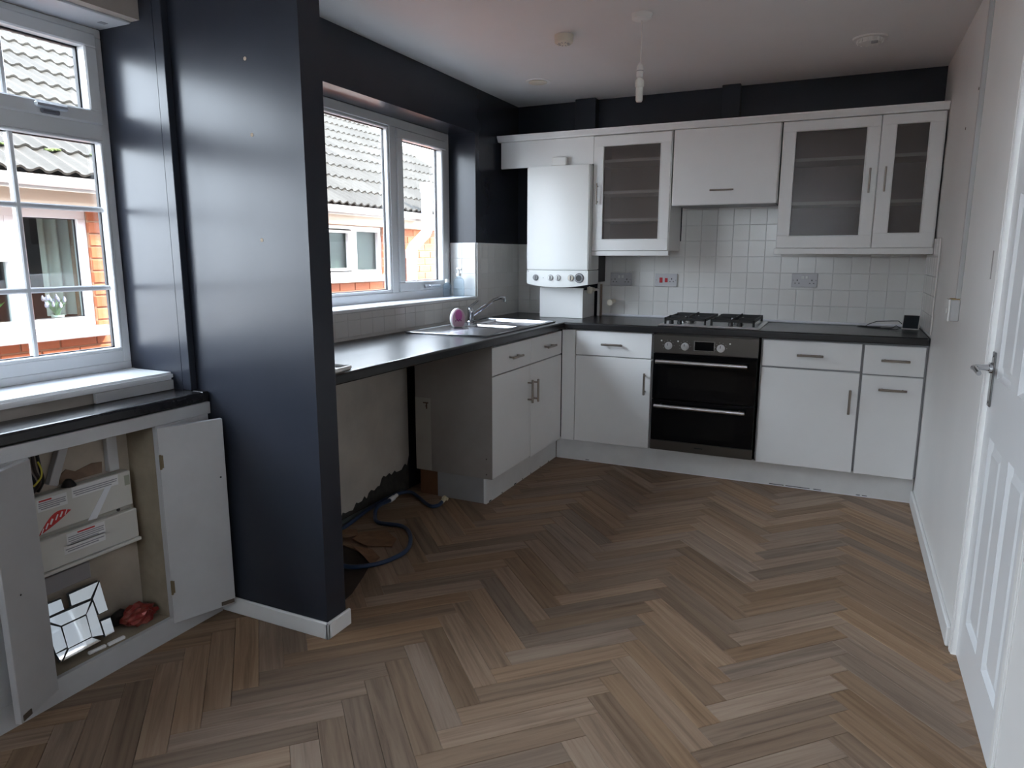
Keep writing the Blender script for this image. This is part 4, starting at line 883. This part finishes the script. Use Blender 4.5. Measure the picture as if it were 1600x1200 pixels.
# leaded mirror panel leaning inside
MIR = mat('mirror', (.86, .90, .93), .03, 1.0); LEAD = mat('lead_strip', (.035, .04, .045), .5, .3)
t = thing('mirror_panel', (.10, -3.47, .076), 'leaded mirror panel of angled silver pieces leaning inside the cupboard', 'mirror')
TX = lambda z, k=0.: .098 - .25 * (z - .075) + k
MP = [[(-3.489, .265), (-3.393, .266), (-3.43, .228), (-3.49, .231)], [(-3.389, .264), (-3.387, .17), (-3.417, .17), (-3.422, .221)], [(-3.575, .264), (-3.516, .262), (-3.515, .23), (-3.575, .230)],
      [(-3.575, .222), (-3.432, .219), (-3.457, .188), (-3.535, .188)], [(-3.427, .213), (-3.422, .103), (-3.455, .113), (-3.454, .185)], [(-3.533, .182), (-3.459, .182), (-3.458, .115), (-3.533, .115)],
      [(-3.578, .214), (-3.539, .183), (-3.537, .120), (-3.570, .118)], [(-3.570, .114), (-3.539, .113), (-3.562, .087)], [(-3.531, .111), (-3.458, .110), (-3.434, .089), (-3.554, .087)], [(-3.417, .144), (-3.386, .142), (-3.385, .095), (-3.415, .094)]]
def slab(poly, k0, k1, grow=0.):
    cy = sum(p[0] for p in poly) / len(poly); cz_ = sum(p[1] for p in poly) / len(poly); b = B()
    pp = [(y + math.copysign(grow, y - cy), z + math.copysign(grow, z - cz_)) for y, z in poly]
    A = [b.bm.verts.new((TX(z, k0), y, z)) for y, z in pp]; C_ = [b.bm.verts.new((TX(z, k1), y, z)) for y, z in pp]
    b.bm.faces.new(A); b.bm.faces.new(C_[::-1]); n = len(pp)
    for i in range(n): b.bm.faces.new((A[i], C_[i], C_[(i + 1) % n], A[(i + 1) % n]))
    return b
for p in MP:
    q = obj('mirror_piece', slab(p, .0, .004, -.0006), MIR, t); obj('lead', slab(p, -.004, -.0003, .0035), LEAD, q)
obj('mounting_plate', B().box(.018, .030, -3.553, -3.398, .280, .336, .002), mat('grey_plate', (.30, .29, .30), .5), label='grey screwed plate above the mirror panel in the cupboard', cat='plate')
# crumpled red packet
b = B(); bmesh.ops.create_icosphere(b.bm, subdivisions=3, radius=1)
rr = random.Random(3)
for v in b.bm.verts:
    k = 1 + rr.uniform(-.22, .22); v.co = Vector((.088 + v.co.x * .038 * k, -3.285 + v.co.y * .058 * k, .079 + max(0, .026 + v.co.z * .034 * k * (1.2 - .5 * abs(v.co.y)))))
obj('crumpled_packet', b, mat('red_foil', (.22, .012, .012), .35, .3, var=(45, .5, (.26, .07, .05))), label='crumpled red foil packet in the bottom corner of the cupboard', cat='packet')
b = B(); bmesh.ops.create_icosphere(b.bm, subdivisions=2, radius=1)
for v in b.bm.verts:
    k = 1 + rr.uniform(-.15, .15); v.co = Vector((.040 + v.co.x * .022 * k, -3.325 + v.co.y * .042 * k, .079 + max(0, .022 + v.co.z * .028 * k)))
obj('black_pouch', b, BLACKPL, smooth=True, label='small black pouch behind the red packet in the cupboard', cat='pouch')
for (a_, c_, lab) in (((.122, -3.492), (.128, -3.438), 'short white plastic stick in front of the mirror panel'), ((.130, -3.432), (.134, -3.376), 'short white plastic stick nearer the red packet')):
    v = Vector((c_[0] - a_[0], c_[1] - a_[1], 0)); ang = math.atan2(v.y, v.x)
    obj('plastic_stick', B().box(0, v.length, -.006, .006, 0, .010, .002, M=Matrix.Translation((a_[0], a_[1], .0765)) @ Matrix.Rotation(ang, 4, 'Z')), WHITEPL, label=lab, cat='stick', group='white plastic sticks')

# ================================================================== OUTSIDE
GRND = mat('concrete_path', (.40, .38, .35), .9, var=(3, .3), bump=(20, .4))
obj('ground', bx(-40, 30, -40, 40, -.95, -.75), GRND, label='concrete ground between the two houses', cat='ground', **STR)
OURBRICK = mat('own_brick_shade', (.26, .12, .075), .9, var=(14, .4))
obj('wall_outer_skin', B().box(-.30, -.281, -7, WY0, -.75, .87).box(-.30, -.281, WY0, 1.5, -.75, 1.03).box(-.30, -.281, -7, 1.5, 2.11, 2.6).box(-.30, -.281, -3.0, WY0, .87, 2.11).box(-.30, -.281, WY1, 1.5, 1.03, 2.11).box(-.30, -.281, -7, -4.87, .87, 2.11), OURBRICK, label='brick outer face of the kitchen wall seen in the neighbour glass', cat='wall', **STR)
house = thing('house', (-5.8, -1.0, -.75), 'neighbouring orange brick bungalow with a grey tiled roof seen through both windows', 'building')
HX = -2.0; HY0, HY1 = -3.5, 3.75; EZ = 1.60
MORTAR = mat('mortar', (.34, .20, .12), .9)
O1 = (-3.25, -1.905, .865, 1.59); O2 = (-.35, 1.125, 1.12, 1.60)      # window openings (y0,y1,z0,z1)
b = B(); ycuts = [HY0, O1[0], O1[1], O2[0], O2[1], HY1]
for i, (ya, yb) in enumerate(zip(ycuts, ycuts[1:])):
    if i in (1, 3):
        o_ = O1 if i == 1 else O2; b.box(HX - .2, HX - .008, ya, yb, -.75, o_[2]); b.box(HX - .2, HX - .008, ya, yb, o_[3], EZ + .15)
    else: b.box(HX - .2, HX - .008, ya, yb, -.75, EZ + .15)
b.box(-9.6, HX - .2, HY1 - .2, HY1, -.75, EZ + .1).box(-9.6, -9.4, HY0, HY1, -.75, EZ + .1).box(-9.4, HX - .2, HY0, HY0 + .2, -.75, EZ + .1)
hw = obj('wall', b, MORTAR, house)
BR = piece_mat('orange_brick', [(.26, .075, .028), (.33, .105, .042), (.38, .14, .06)], .85, (40, .5))
def brick_mesh(L):
    bm = bmesh.new(); bmesh.ops.create_cube(bm, size=1, matrix=Matrix.Diagonal((.03, L, .065, 1))); bmesh.ops.bevel(bm, geom=bm.edges[:], offset=.003, segments=1, affect='EDGES')
    me = bpy.data.meshes.new('brick'); bm.to_mesh(me); bm.free(); me.materials.append(BR); return me
BM = {}; bstuff = B(); nb = 0
for row in range(36):
    z = -.72 + row * .075 + .0325
    if z + .033 > EZ + .12: break
    y = HY0 + (.1125 if row % 2 else 0)
    while y < HY1 - .02:
        ya, yb = y, min(y + .215, HY1); y += .225
        segs = [(ya, yb)]
        for o_ in (O1, O2):
            if z + .03 > o_[2] and z - .03 < o_[3]:
                ns = []
                for a, c in segs:
                    if c <= o_[0] or a >= o_[1]: ns.append((a, c))
                    else:
                        if a < o_[0] - .03: ns.append((a, o_[0]))
                        if c > o_[1] + .03: ns.append((o_[1], c))
                segs = ns
        for a, c in segs:
            near = z > .55 and ((-2.7 < a < -1.2) or (-.1 < a < 3.3)) and nb < 300
            if near:
                L = round(c - a, 3)
                if L not in BM: BM[L] = brick_mesh(L)
                linked('brick', BM[L], (HX - .015 + random.uniform(-.0015, .0015), (a + c) / 2, z), (0, 0, random.uniform(-.008, .008)), hw); nb += 1
            elif z > -.4 and -5 < a: bstuff.box(HX - .03, HX, a, c, z - .0325, z + .0325)
print('bricks', nb)
obj('brick_field', bstuff, BR, hw, kind='stuff')
# roof
TH = math.radians(30); RX0, RZ0 = -1.80, 1.775; ct, st_ = math.cos(TH), math.sin(TH); EXPO = .30; NROW = 15; TW = .30
ridge_s = NROW * EXPO; RXr, RZr = RX0 - ridge_s * ct, RZ0 + ridge_s * st_
RT = piece_mat('weathered_concrete_tile', [(.027, .0235, .018), (.038, .034, .0265), (.050, .0455, .037)], .9, (30, .6))
roof = obj('roof', B().prism([(RX0 - .02, RZ0 - .05), (RXr, RZr - .05), (RXr - ridge_s * ct, RZ0 - .05), (RXr - ridge_s * ct, RZ0 - .12), (RXr, RZr - .16), (RX0 - .02, RZ0 - .10)], 1, HY0 - .1, HY1 + .10), mat('roof_felt', (.22, .20, .18), .9), house)
NS = 18
def tile_pts(M):
    V = []
    for layer in (0, 1):
        for (s_, dz) in ((0, .0), (EXPO + .05, -.004)):
            for k in range(NS + 1):
                u = k / NS; ph = u * 3 * 2 * PI
                h = .015 * max(0, math.cos(ph)) ** .8 - .006 * max(0, -math.cos(ph))
                V.append(M @ Vector((u * TW, s_, (h + .010 + dz) if layer == 0 else (h - .003 + dz))))
    return V
def tile_faces(o=0):
    n = NS + 1; F = []
    for k in range(NS):
        F.append((o + k, o + k + 1, o + n + k + 1, o + n + k))                         # top
        F.append((o + 2 * n + k, o + 2 * n + k + 1, o + k + 1, o + k))               # front lip
    F.append((o + 0, o + n, o + 3 * n, o + 2 * n)); F.append((o + n - 1, o + 3 * n - 1, o + 4 * n - 1, o + 2 * n - 1)); return F
rt = bpy.data.meshes.new('roof_tile'); rt.from_pydata(tile_pts(Matrix.Identity(4)), [], tile_faces()); rt.materials.append(RT)
for p in rt.polygons: p.use_smooth = True
rt.set_sharp_from_angle(angle=math.radians(40))
# local x -> world +y, local y -> up slope, local z -> roof normal
R3 = Matrix(((0, -ct, st_), (1, 0, 0), (0, st_, ct)))
SV, SF = [], []; ntile = 0
for row in range(NROW):
    s_ = row * EXPO - .02; y = HY0 - .1
    while y < HY1 + .08 - TW * .5:
        p = Vector((RX0, 0, RZ0)) + Vector((-ct, 0, st_)) * s_ + Vector((st_, 0, ct)) * .004 + Vector((0, y, 0))
        tilt = Matrix.Rotation(math.radians(2.6), 3, 'X').inverted()
        if y > -2.75 and row < 13 and ntile < 300:
            jr = Matrix.Rotation(random.uniform(-.01, .01), 3, 'Z'); linked('roof_tile', rt, p, (R3 @ tilt @ jr).to_euler(), roof); ntile += 1
        else:
            M4 = Matrix.Translation(p) @ (R3 @ tilt).to_4x4(); SF += tile_faces(len(SV)); SV += tile_pts(M4)
        y += TW
print('roof tiles', ntile)
me = bpy.data.meshes.new('tile_field'); me.from_pydata(SV, [], SF); me.materials.append(RT); o = linked('tile_field', me, (0, 0, 0), (0, 0, 0), roof); o['kind'] = 'stuff'
obj('ridge_tiles', B().tube([(RXr, HY0 - .1, RZr), (RXr, HY1 + .1, RZr)], .10, 10), RT, house, smooth=True)
MOSS = mat('moss', (.06, .085, .02), .95, bump=(60, 1))
for k in range(16):
    s_ = EXPO * random.choice((1, 1, 2, 1)) + random.uniform(-.02, .02) - .02; y = random.uniform(-2.5, -1.2); p = Vector((RX0, y, RZ0)) + Vector((-ct, 0, st_)) * s_ + Vector((st_, 0, ct)) * .012
    b = B(); bmesh.ops.create_icosphere(b.bm, subdivisions=1, radius=1, matrix=Matrix.Translation(p) @ Matrix.Diagonal((.018, random.uniform(.015, .04), .010, 1))); obj('moss_clump', b, MOSS, roof)
CREAMB = mat('cream_fascia_paint', (.55, .47, .36), .5)
obj('fascia_board', bx(-1.93, -1.90, HY0, HY1, 1.600, 1.76, .002), CREAMB, house)
obj('soffit', bx(HX - .01, -1.925, HY0, HY1, 1.603, 1.615), CREAMB, house)
g = []; 
for k in range(9): a = PI + PI * k / 8; g.append((-1.838 + .055 * math.cos(a), 1.752 + .062 * math.sin(a)))
for k in range(9): a = 2 * PI - PI * k / 8; g.append((-1.838 + .050 * math.cos(a), 1.752 + .056 * math.sin(a)))
obj('gutter', B().prism(g, 1, HY0, HY1), mat('white_gutter', (.82, .82, .80), .35), house, smooth=True)
for y in (-1.05, .72, 2.3): obj('gutter_bracket', B().prism([(x * 1.0, z - .003) for x, z in g], 1, y, y + .03).box(-1.90, -1.885, y, y + .03, 1.70, 1.75), mat('white_gutter'), house)
obj('barge_board', B().prism([(RX0, RZ0 - .14), (RXr, RZr - .14), (RXr - ridge_s * ct, RZ0 - .14), (RXr - ridge_s * ct, RZ0 + .02), (RXr, RZr + .02), (RX0, RZ0 + .02)], 1, HY1 + .10, HY1 + .13), CREAMB, house)
# gable infill
obj('gable', B().prism([(-2.05, 1.7), (RXr, RZr - .10), (2 * RXr + 2.05, 1.7)], 1, HY1 - .2, HY1), MORTAR, house)
VP = mat('white_soil_pipe', (.84, .85, .87), .35); py_ = 1.52
vp = obj('vent_pipe', B().tube(smoothpath([(-1.73, py_, 1.99), (-1.73, py_, 1.72), (-1.73, py_, 1.60)], 3) + [Vector((-1.745, py_, 1.555)), Vector((-1.90, py_, 1.425)), Vector((-1.93, py_, 1.385)), Vector((-1.93, py_, 1.2)), Vector((-1.93, py_, -.7))], .055, 20), VP, house, smooth=True)
obj('cowl', B().lathe([(.056, 0), (.066, 0), (.066, .085), (.056, .095), (0, .095)], (-1.73, py_, 1.96), 20), VP, vp, smooth=True)
obj('socket_collar', B().cyl((-1.93, py_, 1.30), (-1.93, py_, 1.39), .062, 20), VP, vp, smooth=True)
# neighbour windows
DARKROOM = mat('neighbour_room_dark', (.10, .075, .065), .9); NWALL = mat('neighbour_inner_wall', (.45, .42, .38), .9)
nx = HX - .03
def nframe(b, y0, y1, z0, z1, w): return frame_x(b, nx - .05, nx + .005, y0, y1, z0, z1, w, .004)
w1 = obj('window', nframe(B(), O1[0], O1[1], O1[2] + .03, O1[3], .055).box(nx - .05, nx + .005, -2.375, -2.285, O1[2] + .08, O1[3] - .05, .004), UPVC, house)
obj('sash', nframe(B(), -2.92, -2.372, 1.30, O1[3] - .05, .05).box(nx - .05, nx + .012, -2.92, -2.372, 1.285, 1.355, .004), UPVC, w1)
obj('pane', bx(nx - .035, nx - .028, -2.29, -1.95, O1[2] + .08, O1[3] - .05), NGLASS, w1)
obj('pane', bx(nx - .035, nx - .028, -3.20, -2.37, O1[2] + .08, 1.29), NGLASS, w1)
obj('pane', bx(nx - .035, nx - .028, -2.87, -2.42, 1.35, O1[3] - .09), NGLASS, w1)
obj('gasket', frame_x(B(), nx - .028, nx - .015, -2.288, -1.955, O1[2] + .082, O1[3] - .052, .008, 0), GASKET, w1)
obj('sill', bx(HX - .03, HX + .055, O1[0] - .05, O1[1] + .045, O1[2] - .035, O1[2] + .029, .006), UPVC, w1)
obj('inner_sill', bx(HX - .42, nx - .06, O1[0], O1[1], O1[2] - .02, O1[2] + .05), UPVC, w1)
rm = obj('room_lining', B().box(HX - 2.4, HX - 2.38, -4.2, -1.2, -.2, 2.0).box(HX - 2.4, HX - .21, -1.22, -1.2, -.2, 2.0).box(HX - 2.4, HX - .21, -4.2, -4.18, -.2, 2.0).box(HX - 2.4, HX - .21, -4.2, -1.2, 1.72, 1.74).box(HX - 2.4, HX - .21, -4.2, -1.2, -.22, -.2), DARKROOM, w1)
obj('curtain', B().grid(lambda u, v: (HX - .27 + .022 * math.sin(u * 5 * PI), -2.05 + .20 * u, .95 + .68 * v), 40, 2), mat('pale_curtain', (.62, .62, .58), .9), w1, smooth=True)
w2 = obj('window', nframe(B(), O2[0], O2[1], O2[2] + .02, O2[3], .05).box(nx - .05, nx + .008, .655, .735, O2[2] + .06, O2[3] - .04, .004), UPVC, house)
NFROST = mat('obscured_green_glass', (.30, .37, .35), .22, 0, .6, var=(2.2, .3, (.42, .48, .45)), bump=(60, .3))
obj('sash', nframe(B(), .10, .655, O2[2] + .05, O2[3] - .03, .04), UPVC, w2)
for ya, yb in ((-.32, .12), (.12, .66), (.72, 1.09)): obj('pane', bx(nx - .035, nx - .028, ya, yb, O2[2] + .06, O2[3] - .04), frosted_mat('obscured_glass', (.70, .82, .78), .30, .22, 1.2) if 'obscured_glass' not in MATS else MATS['obscured_glass'], w2)
obj('sill', bx(HX - .03, HX + .055, O2[0] - .05, O2[1] + .13, O2[2] - .04, O2[2] + .019, .006), UPVC, w2)
obj('room_lining', B().box(HX - .62, HX - .60, -.6, 1.4, .6, 1.9).box(HX - .62, HX - .21, -.6, -.58, .6, 1.9).box(HX - .62, HX - .21, 1.38, 1.4, .6, 1.9).box(HX - .62, HX - .21, -.6, 1.4, 1.72, 1.74).box(HX - .62, HX - .21, -.6, 1.4, .58, .6), mat('pale_green_room', (.42, .50, .46), .9), w2)
obj('inner_sill', bx(HX - .30, nx - .06, O2[0], O2[1], O2[2] - .02, O2[2] + .045), UPVC, w2)
obj('white_jar', B().lathe([(0, 0), (.055, 0), (.06, .02), (.06, .11), (.045, .125), (0, .125)], (HX - .13, .50, O2[2] + .046), 18), WHITEPL, smooth=True, label='white jar behind the obscured glass of the neighbour window', cat='jar')
t = thing('candle_stick', (HX - .13, .88, O2[2] + .046), 'pale candle on a stem behind the obscured neighbour glass', 'candle')
obj('stem', B().lathe([(0, 0), (.03, 0), (.03, .008), (.009, .014), (.009, .085), (.02, .09), (0, .09)], (HX - .13, .88, O2[2] + .046), 14), CREAMPL, t, smooth=True)
obj('wax', B().lathe([(0, .0905), (.032, .0905), (.032, .13), (0, .13)], (HX - .13, .88, O2[2] + .046), 14), WHITEPL, t, smooth=True)
# plants on the neighbour sill
def plant(cx, cy, z, label, pot_m, leaf_m, nleaf, h, spread, flower=None, potr=.036, poth=.05):
    t = thing('potted_plant', (cx, cy, z), label, 'plant', 'plants on the neighbour sill')
    obj('pot', B().lathe([(0, 0), (potr * .8, 0), (potr, poth), (potr * .9, poth), (potr * .85, poth - .008), (0, poth - .008)], (cx, cy, z), 18), pot_m, t, smooth=True)
    b = B(); fl = B()
    for k in range(nleaf):
        a = random.uniform(0, 2 * PI); sp_ = spread * math.sqrt(random.random()); hh = h * random.uniform(.5, 1); w = random.uniform(.004, .007)
        p0 = Vector((cx + random.uniform(-.3, .3) * potr, cy + random.uniform(-.3, .3) * potr, z + poth - .008)); p2 = Vector((cx + sp_ * math.cos(a) * .6, cy + sp_ * math.sin(a), z + poth + hh)); p1 = (p0 + p2) / 2 + Vector((0, 0, hh * .15))
        dn = Vector((.3, 1, 0)).normalized() * w
        vv = [b.bm.verts.new(q) for q in (p0 - dn * .4, p0 + dn * .4, p1 + dn, p2, p1 - dn)]; b.bm.faces.new(vv)
        if flower and k % 2 == 0: fl.lathe([(0, -.018), (.007, -.012), (.009, 0), (.005, .014), (0, .02)], tuple(p2), 7)
    obj('leaves', b, leaf_m, t)
    if flower: obj('flowers', fl, flower, t)
zs = O1[2] + .0505
plant(HX - .11, -2.085, zs, 'lavender in a white pot on the neighbour window sill', WHITEPL, mat('lavender_green', (.20, .30, .20), .7), 26, .11, .075, mat('lilac', (.55, .48, .66), .7))
plant(HX - .12, -2.46, zs, 'bushy green plant with tall shoots on the neighbour window sill', mat('brown_trough', (.18, .12, .08), .8), mat('bright_leaf', (.10, .36, .06), .6), 60, .15, .11, None, .07, .035)
plant(HX - .13, -2.74, zs, 'pale green leafy plant at the far end of the neighbour sill', mat('brown_trough'), mat('pale_leaf', (.28, .50, .20), .6), 50, .12, .10, mat('white_petal', (.8, .8, .78), .6), .06, .035)
gd = thing('added_fill_window', ((GX0 + GX1) / 2, YR - .1, GZ0), 'added white plastic fill light window behind the viewer', 'window', **STR)  # out of view, added for extra fill light
gm = (GX0 + GX1) / 2
for a, c in ((GX0, gm), (gm, GX1)):
    b = B(); b.box(a, a + .06, YR - .13, YR - .07, GZ0, GZ, .003).box(c - .06, c, YR - .13, YR - .07, GZ0, GZ, .003).box(a + .06, c - .06, YR - .13, YR - .07, GZ0, GZ0 + .07, .003).box(a + .06, c - .06, YR - .13, YR - .07, GZ - .07, GZ, .003)
    f = obj('frame', b, UPVC, gd); obj('pane', bx(a + .055, c - .055, YR - .103, YR - .097, GZ0 + .065, GZ - .065), GLASS, f)
